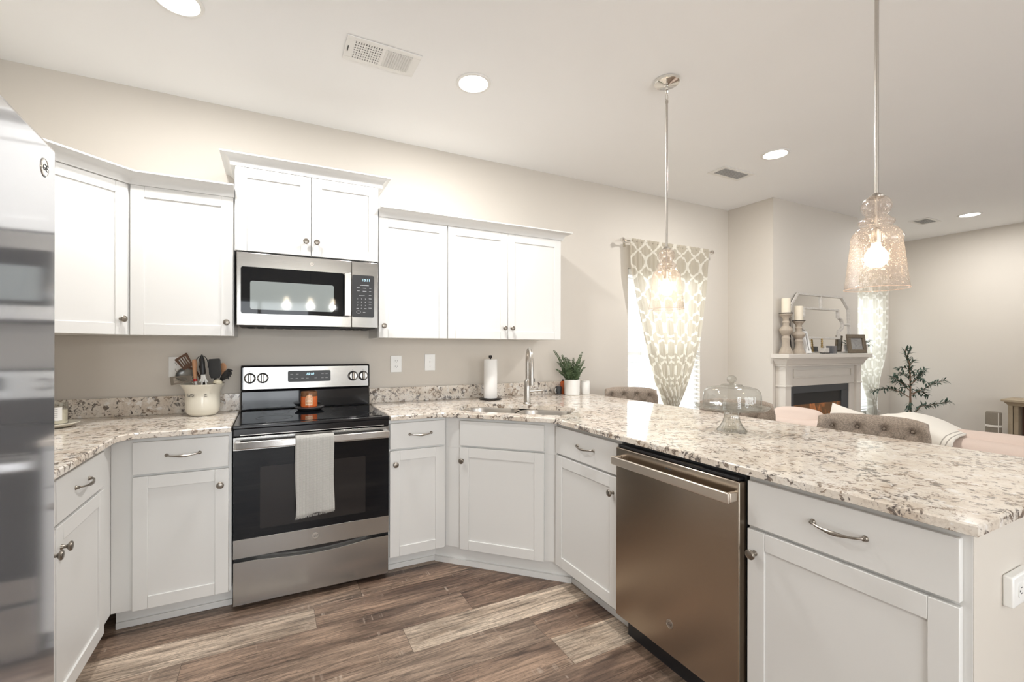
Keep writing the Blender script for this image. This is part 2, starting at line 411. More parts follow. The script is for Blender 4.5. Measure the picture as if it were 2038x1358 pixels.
struct('wall_rear', wall_open(-1.25, 7.71, -6.12, -6.0, [(-1.0, 0.6, 0.02, 2.1), (1.8, 4.8, 0.6, 2.2), (5.4, 7.0, 0.6, 2.2)], 'x'), M_WALL)
struct('ceiling', bx(-1.37, -6.12, CEIL, 7.83, T, CEIL+0.1), M_CEIL)
# floor of vinyl planks running along the kitchen wall
fl = MB(); fl.box(-1.25, -6.0, -0.06, 7.71, 0.0, -0.0025)
tones = [1.0]*6
special = {0: [(-3.24, .25), (-2.02, .2), (-.80, .22), (.42, .12), (1.64, .15)],
           1: [(-2.26, .3), (-1.04, .75), (.185, .10), (1.40, .2)],
           2: [(-1.55, .45), (-.33, .16), (.89, .08), (2.1, .2)],
           3: [(-1.9, .3), (-.68, .26), (.538, .95), (1.76, .3)],
           4: [(-1.7, .35), (-.12, .34), (1.10, .12), (2.3, .3)],
           5: [(-1.33, .5), (-.11, .13), (1.11, .95), (2.33, .2)],
           6: [(-1.8, .28), (-.4, .38), (.82, .16), (2.0, .2)],
           7: [(-1.2, .2), (.05, .14), (1.25, .3)]}
rows = []
k = -4
while -0.58-0.18*k > -6.0:
    ya = -0.58-0.18*k; rows.append((k, ya)); k += 1
att = [None]*6
for k, ya in rows:
    yb = ya-0.18
    ya2 = min(ya, 0.0); yb2 = max(yb, -6.0)
    if ya2-yb2 < 0.01: continue
    if k in special: js = list(special[k]); x = js[-1][0]+1.22
    else: js = []; x = -1.3-random.random()*1.2
    while x < 7.75: js.append((x, random.choice([.1, .15, .2, .25, .3, .45, .9]))); x += 1.22
    for i, (xs, tn) in enumerate(js):
        xe = js[i+1][0] if i+1 < len(js) else 7.71
        a, b = max(xs, -1.25), min(xe, 7.71)
        if i == 0 and a > -1.25: a = -1.25
        if b-a < 0.02: continue
        g = 0.0006
        fl.add([(a+g, yb2+g, 0), (b-g, yb2+g, 0), (b-g, ya2-g, 0), (a+g, ya2-g, 0)], [(0, 1, 2, 3)], None, 1)
        att.append((tn, random.random(), random.random()))
fo = fl.build('floor', None, mats=[M_SLOT, M_PLANK], smooth=False); tag(fo, kind='structure')
ca = fo.data.color_attributes.new('tone', 'FLOAT_COLOR', 'CORNER')
for p in fo.data.polygons:
    c = att[p.index] or (0, 0, 0)
    for li in p.loop_indices: ca.data[li].color = (*c, 1)
bbp = [(0.0, 0.0), (0.014, 0.0), (0.014, 0.085), (0.006, 0.105), (0.0, 0.105)]
struct('baseboard_back', sweep([(4.296, -0.001), (2.10, -0.001)][::-1], bbp), M_TRIM)
struct('baseboard_right', sweep([(7.709, -0.02), (7.709, -5.99)], bbp), M_TRIM)
struct('baseboard_fireplace', sweep([(4.309, -0.02), (4.309, -0.481), (4.35, -0.481)], bbp), M_TRIM)

def window(idx, W, ymid=0.0):
    x0, x1, z0, z1 = W
    f = MB(); y0, y1 = 0.045, 0.10; tt = 0.035
    f.box(x0, y0, z0, x0+tt, y1, z1).box(x1-tt, y0, z0, x1, y1, z1).box(x0+tt, y0, z1-tt, x1-tt, y1, z1).box(x0+tt, y0, z0, x1-tt, y1, z0+tt)
    f.box(x0+tt, y0+0.01, (z0+z1)/2-0.02, x1-tt, y1-0.01, (z0+z1)/2+0.02)
    o = tag(f.build('window_%d' % idx, M_TRIM, bevel=0.002), kind='structure')
    MBp = bx(x0+tt, 0.07, z0+tt, x1-tt, 0.074, z1-tt).build('pane', M_PANE, o)
    bx(x0-0.02, -0.025, z0-0.025, x1+0.02, 0.044, z0-0.001).build('window_sill', M_TRIM, o, bevel=0.003)
    return o
window(1, W1); window(2, W2)
def rear_window(idx, x0, x1, z0, z1, n):
    f = MB(); tt = 0.05
    f.box(x0, -6.10, z0, x1, -6.03, z0+tt).box(x0, -6.10, z1-tt, x1, -6.03, z1)
    for i in range(n+1):
        x = x0+(x1-x0-tt)*i/n; f.box(x, -6.10, z0+tt, x+tt, -6.03, z1-tt)
    o = tag(f.build('window_%d' % idx if idx < 5 else 'door_1', M_TRIM), kind='structure')
    bx(x0+tt, -6.068, z0+tt, x1-tt, -6.064, z1-tt).build('pane', M_PANE, o)
rear_window(5, -1.0, 0.6, 0.02, 2.1, 2); rear_window(3, 1.8, 4.8, 0.6, 2.2, 3); rear_window(4, 5.4, 7.0, 0.6, 2.2, 2)

def blinds(name, label, W, ys=0.012):
    x0, x1, z0, z1 = W
    b = thing(name, label, 'blinds', ((x0+x1)/2, ys, z0))
    bx(x0+0.005, ys-0.022, z1-0.06, x1-0.005, ys+0.025, z1-0.005).build('headrail', M_BLIND, b, world=True, bevel=0.002)
    n = int((z1-z0-0.09)/0.0455)
    ta = R(22)
    for i in range(n):
        z = z1-0.085-i*0.0455
        M = Matrix.Translation((0, ys, z)) @ Matrix.Rotation(ta, 4, 'X')
        MB().box(x0+0.008, -0.0245, -0.0014, x1-0.008, 0.0245, 0.0014, M).build('slat', M_BLIND, b, world=True)
    bx(x0+0.008, ys-0.02, z0+0.003, x1-0.008, ys+0.02, z0+0.02).build('bottom_rail', M_BLIND, b, world=True)
    lc = MB()
    for x in (x0+0.12, (x0+x1)/2, x1-0.12): lc.cyl((x, ys-0.027, z0+0.02), (x, ys-0.027, z1-0.03), 0.0012, 5)
    lc.build('ladder_cord', M_BLIND, b, world=True)
    wd = MB().cyl((x0+0.14, ys-0.032, z1-0.06), (x0+0.14, ys-0.032, z1-0.80), 0.004, 8); wd.build('tilt_wand', M_BLIND, b, world=True)
    return b
blinds('window_blind', 'white slatted blind in the window beside the dining corner, behind the wide trellis curtain', W1)
blinds('window_blind', 'white slatted blind in the far window right of the fireplace', W2)

def curtain(name, label, m, xs_top, xc_bot, prof_l, prof_r, y, folds, zt, zb, tie=None):
    c = thing(name, label, 'curtain', (xc_bot, y, zb))
    nu, nv = 140, 60; vs = []; uvs = []
    def interp(pr, z):
        if z >= pr[0][0]: return pr[0][1]
        for (za, xa), (zb_, xb) in zip(pr, pr[1:]):
            if zb_ <= z <= za: return xa+(xb-xa)*(za-z)/(za-zb_)
        return pr[-1][1]
    for j in range(nv+1):
        z = zt+(zb-zt)*j/nv; xl = interp(prof_l, z); xr = interp(prof_r, z); wd = xr-xl
        for i in range(nu+1):
            s = i/nu; amp = (0.012+0.020*max(0, 1-wd/1.05))*min(1, 0.35+(zt-z)*1.5)
            yy = y+amp*math.sin(2*PI*folds*s+0.6*math.sin(3*z))+0.006*math.sin(2*PI*folds*2.3*s+z*4)
            if wd < 0.3: yy -= 0.02*math.sin(PI*s)
            vs.append((xl+wd*s, yy-0.01, z)); uvs.append((s, (zt-z)/2.0))
    fs = [(j*(nu+1)+i, (j+1)*(nu+1)+i, (j+1)*(nu+1)+i+1, j*(nu+1)+i+1) for j in range(nv) for i in range(nu)]
    o = MB().add(vs, fs).build('fabric_panel', m, c, world=True, ang=180)
    ul = o.data.uv_layers.new(name='UVMap')
    for p in o.data.polygons:
        for li, vi in zip(p.loop_indices, p.vertices): ul.data[li].uv = uvs[vi]
    return c
curtain('window_curtain', 'grey-beige curtain with cream trellis pattern gathered to a point over the dining window', M_CURT, None, 3.38,
        [(2.262, 2.872), (2.20, 2.872), (1.99, 2.885), (1.72, 2.952), (1.447, 3.032), (1.169, 3.126), (0.933, 3.215), (0.76, 3.31), (0.70, 3.335), (0.60, 3.27), (0.30, 3.22), (0.05, 3.2)],
        [(2.262, 3.905), (2.20, 3.90), (1.965, 3.869), (1.66, 3.819), (1.36, 3.763), (1.113, 3.664), (0.92, 3.567), (0.75, 3.46), (0.70, 3.435), (0.60, 3.50), (0.30, 3.55), (0.05, 3.56)],
        -0.078, 16, 2.285, 0.06)
def rod(x0, x1, z, label):
    r = thing('curtain_rod', label, 'curtain rod', ((x0+x1)/2, -0.08, z))
    MB().cyl((x0, -0.08, z), (x1, -0.08, z), 0.006, 12).build('rod', M_CHROME, r, world=True)
    for s, x in ((-1, x0), (1, x1)):
        M = Matrix.Translation((x, -0.08, z)) @ Matrix.Rotation(s*PI/2, 4, 'Y')
        MB().lathe([(0.008, 0), (0.012, 0.006), (0.007, 0.012), (0.020, 0.028), (0.024, 0.036), (0.016, 0.052), (0.0, 0.058)], 8, M).build('finial', M_CHROME, r, world=True, ang=20)
        b = MB().box(x-s*0.05-0.006, -0.088, z-0.012, x-s*0.05+0.006, -0.004, z-0.005); b.box(x-s*0.05-0.012, -0.006, z-0.04, x-s*0.05+0.012, -0.001, z+0.02)
        b.build('bracket', M_CHROME, r, world=True)
rod(2.825, 3.925, 2.262, 'thin silver curtain rod with faceted finials above the dining window')
curtain('window_curtain', 'pale sheer trellis curtain beside the fireplace, tied low over the far window', M_CURT2, None, 7.1,
        [(2.262, 6.52), (1.4, 6.55), (1.0, 6.75), (0.62, 6.97), (0.55, 6.99), (0.4, 6.95), (0.05, 6.92)],
        [(2.262, 7.47), (1.6, 7.44), (1.25, 7.38), (1.0, 7.27), (0.62, 7.10), (0.55, 7.08), (0.4, 7.14), (0.05, 7.2)],
        -0.078, 11, 2.285, 0.06)
rod(6.46, 7.52, 2.262, 'thin silver curtain rod above the far window right of the fireplace')

# ceiling fittings
def recessed(x, y, label, pw=25):
    r = thing('recessed_light', label, 'ceiling light', (x, y, CEIL), 0, 'recessed ceiling lights')
    MB().lathe([(0.078, -0.001), (0.097, -0.001), (0.094, -0.006), (0.080, -0.007), (0.078, -0.001)], 40, None, 0, False, False).build('trim_ring', M_TRIM, r)
    MB().lathe([(0.0, -0.004), (0.079, -0.004), (0.079, -0.001)], 40, None, 0, False, False).build('lens', M_DISC, r)
    l = area('recessed_lamp', (0, 0, -0.012), (0, 0, 0), 0.15, 0.15, pw, (1.0, 0.985, 0.96), 'DISK'); l.parent = r
recessed(-0.36, -0.87, 'round recessed ceiling light at the top edge, nearest the fridge corner', 18)
recessed(0.985, -0.89, 'round recessed ceiling light beside the long ceiling vent above the kitchen')
recessed(3.363, -1.084, 'round recessed ceiling light beside the small square vent, between the two pendant lamps')
recessed(6.766, -1.096, 'farthest round recessed ceiling light, over the living room right of the near pendant')
def vent(x0, x1, y0, y1, label, left_grid):
    v = thing('ceiling_vent', label, 'vent', ((x0+x1)/2, (y0+y1)/2, CEIL), 0, 'ceiling vents')
    z = CEIL; b = 0.028
    f = MB(); f.box(x0, y0, z-0.006, x1, y0+b, z-0.001).box(x0, y1-b, z-0.006, x1, y1, z-0.001)
    f.box(x0, y0+b, z-0.006, x0+b*1.4, y1-b, z-0.001).box(x1-b*1.4, y0+b, z-0.006, x1, y1-b, z-0.001)
    xm = (x0+x1)/2
    if left_grid: f.box(xm-0.007, y0+b, z-0.006, xm+0.007, y1-b, z-0.001)
    f.build('frame', M_TRIM, v, world=True, bevel=0.001)
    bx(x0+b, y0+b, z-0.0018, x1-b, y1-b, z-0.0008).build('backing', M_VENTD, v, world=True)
    xa, xb = x0+b*1.4, x1-b*1.4
    if left_grid:
        n = 11; s = (xb-xm-0.007)/n
        for i in range(n):
            x = xm+0.007+s*(i+0.5); MB().box(-0.006, y0+b, -0.0012, 0.006, y1-b, 0.0012, Matrix.Translation((x, 0, z-0.006)) @ Matrix.Rotation(R(35), 4, 'Y')).build('louver', M_TRIM, v, world=True)
        g = MB()
        for i in range(12): x = xa+(xm-0.007-xa)*i/11; g.box(x-0.0035, y0+b, z-0.0055, x+0.0035, y1-b, z-0.004)
        for i in range(1, 7): y = y0+b+(y1-y0-2*b)*i/7; g.box(xa, y-0.004, z-0.0065, xm-0.007, y+0.004, z-0.005)
        g.build('grid', M_TRIM, v, world=True)
        bx(x0+0.012, (y0+y1)/2-0.02, z-0.009, x0+0.016, (y0+y1)/2+0.02, z-0.006).build('damper_lever', M_SLOT, v, world=True)
    else:
        n = 9; s = (y1-y0-2*b)/n
        for i in range(n):
            y = y0+b+s*(i+0.5); MB().box(xa, -0.005, -0.001, xb, 0.005, 0.001, Matrix.Translation((0, y, z-0.006)) @ Matrix.Rotation(R(40), 4, 'X')).build('louver', M_TRIM, v, world=True)
vent(0.308, 0.665, -0.987, -0.798, 'long white ceiling vent with a grid half and a louvred half above the kitchen', True)
vent(3.225, 3.60, -0.770, -0.605, 'white louvred ceiling vent between the kitchen pendant and the dining window', False)
vent(6.50, 6.81, -0.85, -0.67, 'distant white ceiling vent just right of the near glass pendant', False)

# ------------------------------------------------------------------ cabinetry
DT = 0.019
def knob(parent, x, z, s=1.0):
    M = Matrix.Translation((x, 0, z)) @ Matrix.Rotation(PI/2, 4, 'X')
    MB().lathe([(0.009, 0.0), (0.008, 0.003), (0.0055, 0.008), (0.0055, 0.014), (0.010, 0.018), (0.0155, 0.022), (0.0160, 0.026), (0.0135, 0.0285), (0.0125, 0.0278), (0.0115, 0.0292), (0.006, 0.0305), (0.0, 0.0307)], 24, M).build('knob', M_PEWTER, parent, label='antique pewter round knob')
def pull(parent, x, z, L=0.128):
    m = MB(); n = 17; pts = []; rs = []
    for i in range(n):
        s = i/(n-1); a = math.sin(PI*s)
        pts.append((x-L/2+L*s, -0.010-0.017*a**0.55 if 0 < s < 1 else -0.008, z-0.006*math.sin(PI*s)+0.002)); rs.append(0.0033+0.0030*max(0, math.cos((s-0.5)*PI*1.6))**2)
    m.tube(pts, rs, 10)
    for sx in (-1, 1):
        m.lathe([(0.0085, 0), (0.0075, 0.003), (0.005, 0.006), (0.0052, 0.011), (0.0, 0.013)], 14, Matrix.Translation((x+sx*L/2, 0, z+0.001)) @ Matrix.Rotation(PI/2, 4, 'X'))
    m.build('pull_handle', M_PEWTER, parent, label='curved antique pewter pull handle')
def shaker(parent, x0, x1, z0, z1, kx=None, kz=None, name='door', fr=0.056):
    m = MB(); e = 0.0004
    m.box(x0, 0, z0, x0+fr, DT, z1).box(x1-fr, 0, z0, x1, DT, z1).box(x0+fr+e, 0, z1-fr, x1-fr-e, DT, z1).box(x0+fr+e, 0, z0, x1-fr-e, DT, z0+fr)
    m.box(x0+fr-0.002, 0.0065, z0+fr-0.002, x1-fr+0.002, 0.015, z1-fr+0.002)
    d = m.build(name, M_CAB, parent, bevel=0.0016)
    if kx is not None: knob(d, kx, kz)
    return d
def drawer(parent, x0, x1, z0, z1, px=None):
    d = bx(x0, 0, z0, x1, DT, z1).build('drawer_front', M_CAB, parent, bevel=0.002)
    if px is not None: pull(d, px, (z0+z1)/2+0.004)
    return d
ZT = 0.884; TOE = 0.095
def toe_parts(parent, x0, x1, rec=0.095):
    bx(x0, rec, 0.0, x1, rec+0.018, 0.108).build('toe_kick', M_CAB, parent)
    MB().box(x0, rec-0.011, 0.0, x1, rec-0.0005, 0.03).build('shoe_molding', M_CAB, parent, bevel=0.003)
def base_cab(label, loc, rz, W, door_x, drawer_x, kx, px, depth=0.625, doors2=None, toe=True, body=True):
    t_ = thing('base_cabinet', label, 'cabinet', loc, rz, 'white base cabinets under the granite counter')
    if body:
        bx(0, DT, 0.108, W, depth, ZT-0.0005).build('body', M_CAB, t_)
    if toe: toe_parts(t_, 0, W)
    shaker(t_, *door_x, 0.108, 0.708, kx, 0.635)
    if drawer_x: drawer(t_, *drawer_x, 0.719, 0.865, px)
    return t_
# left of the range
c = base_cab('narrow white base cabinet left of the range, one drawer over one door', (-0.640, -0.632, 0), 0, 0.462, (0.079, 0.450), (0.079, 0.450), 0.417, 0.2685, 0.628)
# left leg, against the fridge; origin at near end, facing +x
c = base_cab('white base cabinet with paired doors between the fridge and the corner', (-0.622, -1.705, 0), PI/2, 1.07, (0.475, 0.935), (0.475, 0.935), 0.510, 0.695, 0.622, toe=False, body=False)
MB().box(-1.244, -1.705, 0.108, -0.641, -0.004, ZT-0.0005).build('body', M_CAB, c, world=True)
MB().box(-0.735, -1.705, 0, -0.717, -0.537, 0.108).build('toe_kick', M_CAB, c, world=True)
MB().box(-0.7165, -1.705, 0, -0.706, -0.548, 0.03).build('shoe_molding', M_CAB, c, world=True)
shaker(c, 0.008, 0.468, 0.108, 0.708, 0.435, 0.635); drawer(c, 0.008, 0.468, 0.719, 0.865, 0.24)
# right of the range
c = base_cab('narrow white base cabinet between the range and the sink corner, one drawer over one door', (0.587, -0.632, 0), 0, 0.342, (0.005, 0.330), (0.005, 0.330), 0.033, 0.182, 0.628)
# diagonal sink base
t_ = thing('base_cabinet', 'white diagonal sink cabinet in the inside corner, plain false drawer over one door', 'cabinet', (0.923, -0.632, 0), -PI/4, 'white base cabinets under the granite counter')
MB().prism([(0.931, -0.612), (1.409, -1.090), (1.996, -1.090), (1.996, -0.004), (0.931, -0.004)], 0.108, 0.70).build('body', M_CAB, t_, world=True)
MB().prism([(0.931, -0.612), (1.409, -1.090), (1.44, -1.066), (0.955, -0.58)], 0.7005, ZT-0.0005).build('face_frame', M_CAB, t_, world=True)
MB().prism([(0.891, -0.537), (1.479, -1.125), (1.50, -1.125), (1.50, -1.10), (0.905, -0.515), (0.891, -0.515)], 0, 0.1075).build('toe_kick', M_CAB, t_, world=True)
MB().prism([(0.8915, -0.5375), (0.884, -0.5545), (1.469, -1.1385), (1.4785, -1.1255)], 0, 0.03).build('shoe_molding', M_CAB, t_, world=True)
shaker(t_, 0.090, 0.596, 0.108, 0.708, 0.108, 0.632); drawer(t_, 0.090, 0.596, 0.719, 0.865)
# peninsula cabinets, facing -x
c = base_cab('white base cabinet between the sink corner and the dishwasher, one drawer over one door', (1.391, -1.094, 0), -PI/2, 0.508, (0.004, 0.503), (0.004, 0.503), 0.470, 0.268, 0.605)
c = base_cab('white base cabinet at the open end of the peninsula, one drawer over one door', (1.391, -2.209, 0), -PI/2, 0.529, (0.005, 0.513), (0.005, 0.513), 0.030, 0.268, 0.605)
# drywall knee wall behind and at the end of the peninsula
kw = MB(); kw.box(2.0, -2.7395, 0, 2.07, -0.001, ZT-0.001)
kw.box(1.4115, -2.7535+0.014, 0, 1.999, -2.7385+0.0004, ZT-0.001)
struct('wall_peninsula', kw, M_WALL)

CB, CT_ = 0.8845, 0.9115
def slab(poly, name, parent, holes=()):
    """granite slab with a small eased top edge"""
    m = MB(); e = 0.004; n = len(poly)
    P = [Vector(p) for p in poly]
    ar = sum(P[i].x*P[(i+1) % n].y-P[(i+1) % n].x*P[i].y for i in range(n)); s = 1 if ar > 0 else -1
    ins = []
    for i in range(n):
        d0 = (P[i]-P[i-1]).normalized(); d1 = (P[(i+1) % n]-P[i]).normalized()
        n0 = Vector((-d0.y, d0.x))*s; n1 = Vector((-d1.y, d1.x))*s; nn = (n0+n1).normalized()
        ins.append(P[i]+nn*e/max(0.3, nn.dot(n0)))
    flat = [tuple(p) for p in P]
    tr = tessellate_polygon([[Vector((p[0], p[1], 0)) for p in l] for l in [ins]+[list(h) for h in holes]])
    allp = [tuple(p) for p in ins]+[p for h in holes for p in h]
    def orient(a, b_, c_): A, B, C_ = allp[a], allp[b_], allp[c_]; return (B[0]-A[0])*(C_[1]-A[1])-(B[1]-A[1])*(C_[0]-A[0]) > 0
    top = [(a, b_, c_) if orient(a, b_, c_) else (c_, b_, a) for a, b_, c_ in tr]
    N = len(allp)
    vs = [(p[0], p[1], CT_) for p in allp]+[(p[0], p[1], CB) for p in allp]
    fs = top+[tuple(i+N for i in f[::-1]) for f in top]
    o1 = len(vs); vs += [(p[0], p[1], CT_-e) for p in flat]+[(p[0], p[1], CB+0.002) for p in flat]
    for i in range(n):
        j = (i+1) % n
        for q in ((o1+i, o1+j, j, i), (o1+n+i, o1+n+j, o1+j, o1+i), (N+i, N+j, o1+n+j, o1+n+i)):
            fs.append(q if s > 0 else q[::-1])
    off = n
    for h in holes:
        for i in range(len(h)):
            j = (i+1) % len(h); fs.append((off+i, off+j, off+j+N, off+i+N))
        off += len(h)
    m.add(vs, fs); return m.build(name, M_GRAN, parent, world=True, ang=30)
def rrect(x0, y0, x1, y1, r, n=6):
    pts = []
    for cx, cy, a0 in ((x1-r, y0+r, -90), (x1-r, y1-r, 0), (x0+r, y1-r, 90), (x0+r, y0+r, 180)):
        for i in range(n+1): a = R(a0+90*i/n); pts.append((cx+r*math.cos(a), cy+r*math.sin(a)))
    return pts
def arc(p0, p1, p2, n=5):
    return [tuple((1-s)**2*Vector(p0)+2*s*(1-s)*Vector(p1)+s*s*Vector(p2)) for s in [i/n for i in range(n+1)]]
ct = thing('countertop', 'speckled white and brown granite countertop left of the range, turning toward the fridge', 'countertop', (-0.9, -0.4, CB))
slab([(-1.248, -0.003), (-1.248, -1.712), (-0.600, -1.712), (-0.600, -0.735)]+arc((-0.600, -0.735), (-0.595, -0.660), (-0.52, -0.655), 4)[1:]+[(-0.178, -0.655), (-0.178, -0.003)], 'slab', ct)
bsm = MB().box(-1.2275, -0.0215, CT_+0.0002, -0.178, -0.0012, 1.014); bsm.box(-1.2478, -1.712, CT_+0.0002, -1.228, -0.0012, 1.014)
bsm.build('backsplash', M_GRAN, ct, world=True, bevel=0.002)
ct = thing('countertop', 'long speckled granite countertop wrapping the sink corner and the peninsula', 'countertop', (1.5, -1.0, CB))
SD = Matrix.Translation((1.345, -0.635, 0)) @ Matrix.Rotation(-PI/4, 4, 'Z')       # sink frame, x along the diagonal
def sl(pts): return [tuple((SD @ Vector((p[0], p[1], 0)))[:2]) for p in pts]
hole = sl(rrect(-0.315, -0.215, 0.415, 0.170, 0.11))
slab([(0.590, -0.003), (0.590, -0.655)]+arc((0.86, -0.655), (0.915, -0.655), (0.955, -0.697))+arc((1.33, -1.072), (1.369, -1.109), (1.369, -1.165))+[(1.369, -2.758), (2.38, -2.758), (2.38, -0.003)], 'slab', ct, [hole])
MB().box(0.592, -0.0215, CT_+0.0002, 2.205, -0.0012, 1.014).build('backsplash', M_GRAN, ct, world=True, bevel=0.002)
# sink
sk = thing('kitchen_sink', 'undermount double bowl stainless steel sink in the diagonal corner', 'sink', tuple(SD @ Vector((0, 0, 0.72))), -PI/4)
def bowl(x0, x1):
    m = MB(); zt_, zb_ = CB-0.0008, 0.735; loops = []
    for k_, (ins, z, rr) in enumerate(((-0.012, zt_, 0.11), (0.0, zt_, 0.105), (0.004, zt_-0.01, 0.10), (0.012, zb_+0.03, 0.075), (0.02, zb_+0.008, 0.06), (0.045, zb_, 0.05))):
        loops.append([SD @ Vector((p[0], p[1], z)) for p in rrect(x0+ins, -0.210+ins, x1-ins, 0.165-ins, rr)])
    n = len(loops[0]); vs = [p for l in loops for p in l]
    fs = [(a*n+i, (a+1)*n+i, (a+1)*n+(i+1) % n, a*n+(i+1) % n) for a in range(len(loops)-1) for i in range(n)]
    fs.append(tuple((len(loops)-1)*n+i for i in range(n)))
    m.add(vs, fs); b = m.build('bowl', M_SINK, sk, world=True, ang=60)
    cx_ = (x0+x1)/2
    MB().lathe([(0.045, 0.0), (0.042, 0.003), (0.03, 0.001), (0.0, 0.001)], 24, SD @ Matrix.Translation((cx_, 0, zb_+0.0005))).build('drain', M_NICKEL, b, world=True)
bowl(-0.310, 0.044); bowl(0.056, 0.410)
bx(0.0445, -0.20, 0.862, 0.0555, 0.155, 0.870, M=SD).build('divider', M_SINK, sk, world=True, bevel=0.002)

# wall cabinets
def wall_cab(label, loc, rz, W, z0, z1, doors, depth=0.322, body=True):
    t_ = thing('wall_cabinet', label, 'cabinet', (loc[0], loc[1], z0), rz, 'white wall cabinets')
    if body: bx(0, DT, 0, W, depth, z1-z0+0.02).build('body', M_CAB, t_)
    for (x0, x1, kx, kz) in doors:
        m = shaker(t_, x0, x1, 0.0, z1-z0, kx, kz)
    return t_
ZU0, ZU1 = 1.356, 2.1106
t_ = wall_cab('white diagonal corner wall cabinet beside the fridge, one door', (-0.937, -0.612), PI/4, 0.4, ZU0, ZU1, [(0.02, 0.408, 0.376, 0.078)], body=False)
MB().prism([(-1.248, -0.004), (-0.6445, -0.004), (-0.6445, -0.3055), (-0.935, -0.596), (-1.248, -0.596)], ZU0, ZU1+0.02).build('body', M_CAB, t_, world=True)
wall_cab('white single-door wall cabinet between the corner cabinet and the microwave', (-0.643, -0.325), 0, 0.453, ZU0, ZU1, [(0.003, 0.449, 0.42, 0.073)])
wall_cab('taller-set white double-door cabinet directly above the microwave', (-0.188, -0.335), 0, 0.776, 1.826, 2.284, [(0.004, 0.386, 0.359, 0.08), (0.390, 0.772, 0.417, 0.08)], 0.332)
wall_cab('white single-door wall cabinet just right of the microwave', (0.5905, -0.325), 0, 0.4545, ZU0, ZU1, [(0.002, 0.451, 0.03, 0.075)])
wall_cab('wide white double-door wall cabinet at the right end of the uppers, above the sink', (1.0458, -0.325), 0, 0.9135, ZU0, ZU1, [(0.003, 0.4555, 0.427, 0.078), (0.4585, 0.911, 0.487, 0.078)])
def crown_prof(z0, h, out):
    pts = [(-0.03, z0), (0.020, z0)]
    for i in range(7):
        s = i/6; a = s*PI/2; pts.append((0.020+out*(1-math.cos(a)), z0+0.004+(h-0.012)*math.sin(a)))
    pts += [(0.022+out, z0+h-0.008), (0.022+out, z0+h), (-0.03, z0+h)]
    return pts
def crown(label, path, z0, h, out):
    o = sweep(path, crown_prof(z0, h, out)).build('crown_molding', M_CAB, ang=30); tag(o, label, 'molding', 'white crown moldings on the wall cabinets')
crown('white crown molding over the corner cabinet and the cabinet left of the microwave cabinet', [(-0.9345, -0.5955), (-0.6445, -0.3055), (-0.1885, -0.3055)], 2.1115, 0.056, 0.058)
crown('raised white crown molding around the cabinet above the microwave', [(-0.1885, -0.003), (-0.1885, -0.3155), (0.5885, -0.3155), (0.5885, -0.003)], 2.286, 0.060, 0.044)
crown('long white crown molding over the cabinets right of the microwave', [(0.5905, -0.3055), (1.959, -0.3055), (1.959, -0.003)], 2.1115, 0.056, 0.050)

# ------------------------------------------------------------------ microwave
mw = thing('microwave', 'stainless over-the-range microwave with black glass door and keypad, reading 10:11', 'microwave', (0.202, -0.2, 1.415))
Z0, Z1, YF = 1.415, 1.814, -0.356
MB().box(-0.176, -0.329, Z0+0.004, 0.580, -0.004, Z1).build('case', M_BLACK, mw, world=True, bevel=0.002)
d = MB(); d.box(-0.176, YF, Z0, 0.422, -0.330, Z1); dr = d.build('door', M_STEEL, mw, world=True, bevel=0.003)
MB().prism([(p[0], p[1]) for p in rrect(-0.156, 1.479, 0.380, 1.736, 0.012)], 0, 0.0012, Matrix.Translation((0, YF-0.0001, 0)) @ Matrix.Rotation(PI/2, 4, 'X')).build('glass', M_BGLASS, dr, world=True)
MB().prism([(p[0], p[1]) for p in rrect(-0.111, 1.503, 0.322, 1.660, 0.012)], 0, 0.0004, Matrix.Translation((0, YF-0.0014, 0)) @ Matrix.Rotation(PI/2, 4, 'X')).build('window_pane', M_MWGLASS, dr, world=True)
h = MB(); h.box(0.378, YF-0.044, 1.480, 0.415, YF-0.034, 1.735)
h.box(0.380, YF-0.0345, 1.490, 0.392, YF-0.0004, 1.510).box(0.380, YF-0.0345, 1.705, 0.392, YF-0.0004, 1.725)
h.build('handle', M_STEEL_V, dr, world=True, bevel=0.003)
cp = MB().box(0.4235, YF, Z0, 0.580, -0.330, Z1).build('control_panel', M_STEEL, mw, world=True, bevel=0.003)
MB().prism([(p[0], p[1]) for p in rrect(0.426, 1.478, 0.556, 1.733, 0.010)], 0, 0.001, Matrix.Translation((0, YF-0.0001, 0)) @ Matrix.Rotation(PI/2, 4, 'X')).build('keypad_glass', M_BPLAST, cp, world=True)
YK = YF-0.0016
text('clock_display', '10:11', 0.022, M_LED, cp, (0.508, YK, 1.703))
kk = 0
for r_ in range(4):
    for c_ in range(3):
        x, z = 0.4585+c_*0.0225, 1.588-r_*0.0190
        if r_ < 3 or c_ == 1: text('key_digit', str(r_*3+c_+1) if r_ < 3 else '0', 0.011, M_KEY, cp, (x, YK, z))
        else: bx(x-0.007, YK-0.0003, z-0.003, x+0.007, YK, z+0.001).build('key_label', M_KEY, cp, world=True)
kl = [(0.498, 1.672, 0.026), (0.462, 1.656, 0.009), (0.499, 1.655, 0.010), (0.532, 1.656, 0.006), (0.462, 1.638, 0.008), (0.499, 1.636, 0.011), (0.532, 1.636, 0.006), (0.532, 1.612, 0.007), (0.483, 1.609, 0.017), (0.532, 1.592, 0.008), (0.532, 1.573, 0.009), (0.532, 1.555, 0.008), (0.532, 1.535, 0.009), (0.497, 1.508, 0.007)]
for x, z, hw in kl: bx(x-hw, YK-0.0003, z-0.0013, x+hw, YK, z+0.0013).build('key_label', M_KEY, cp, world=True)
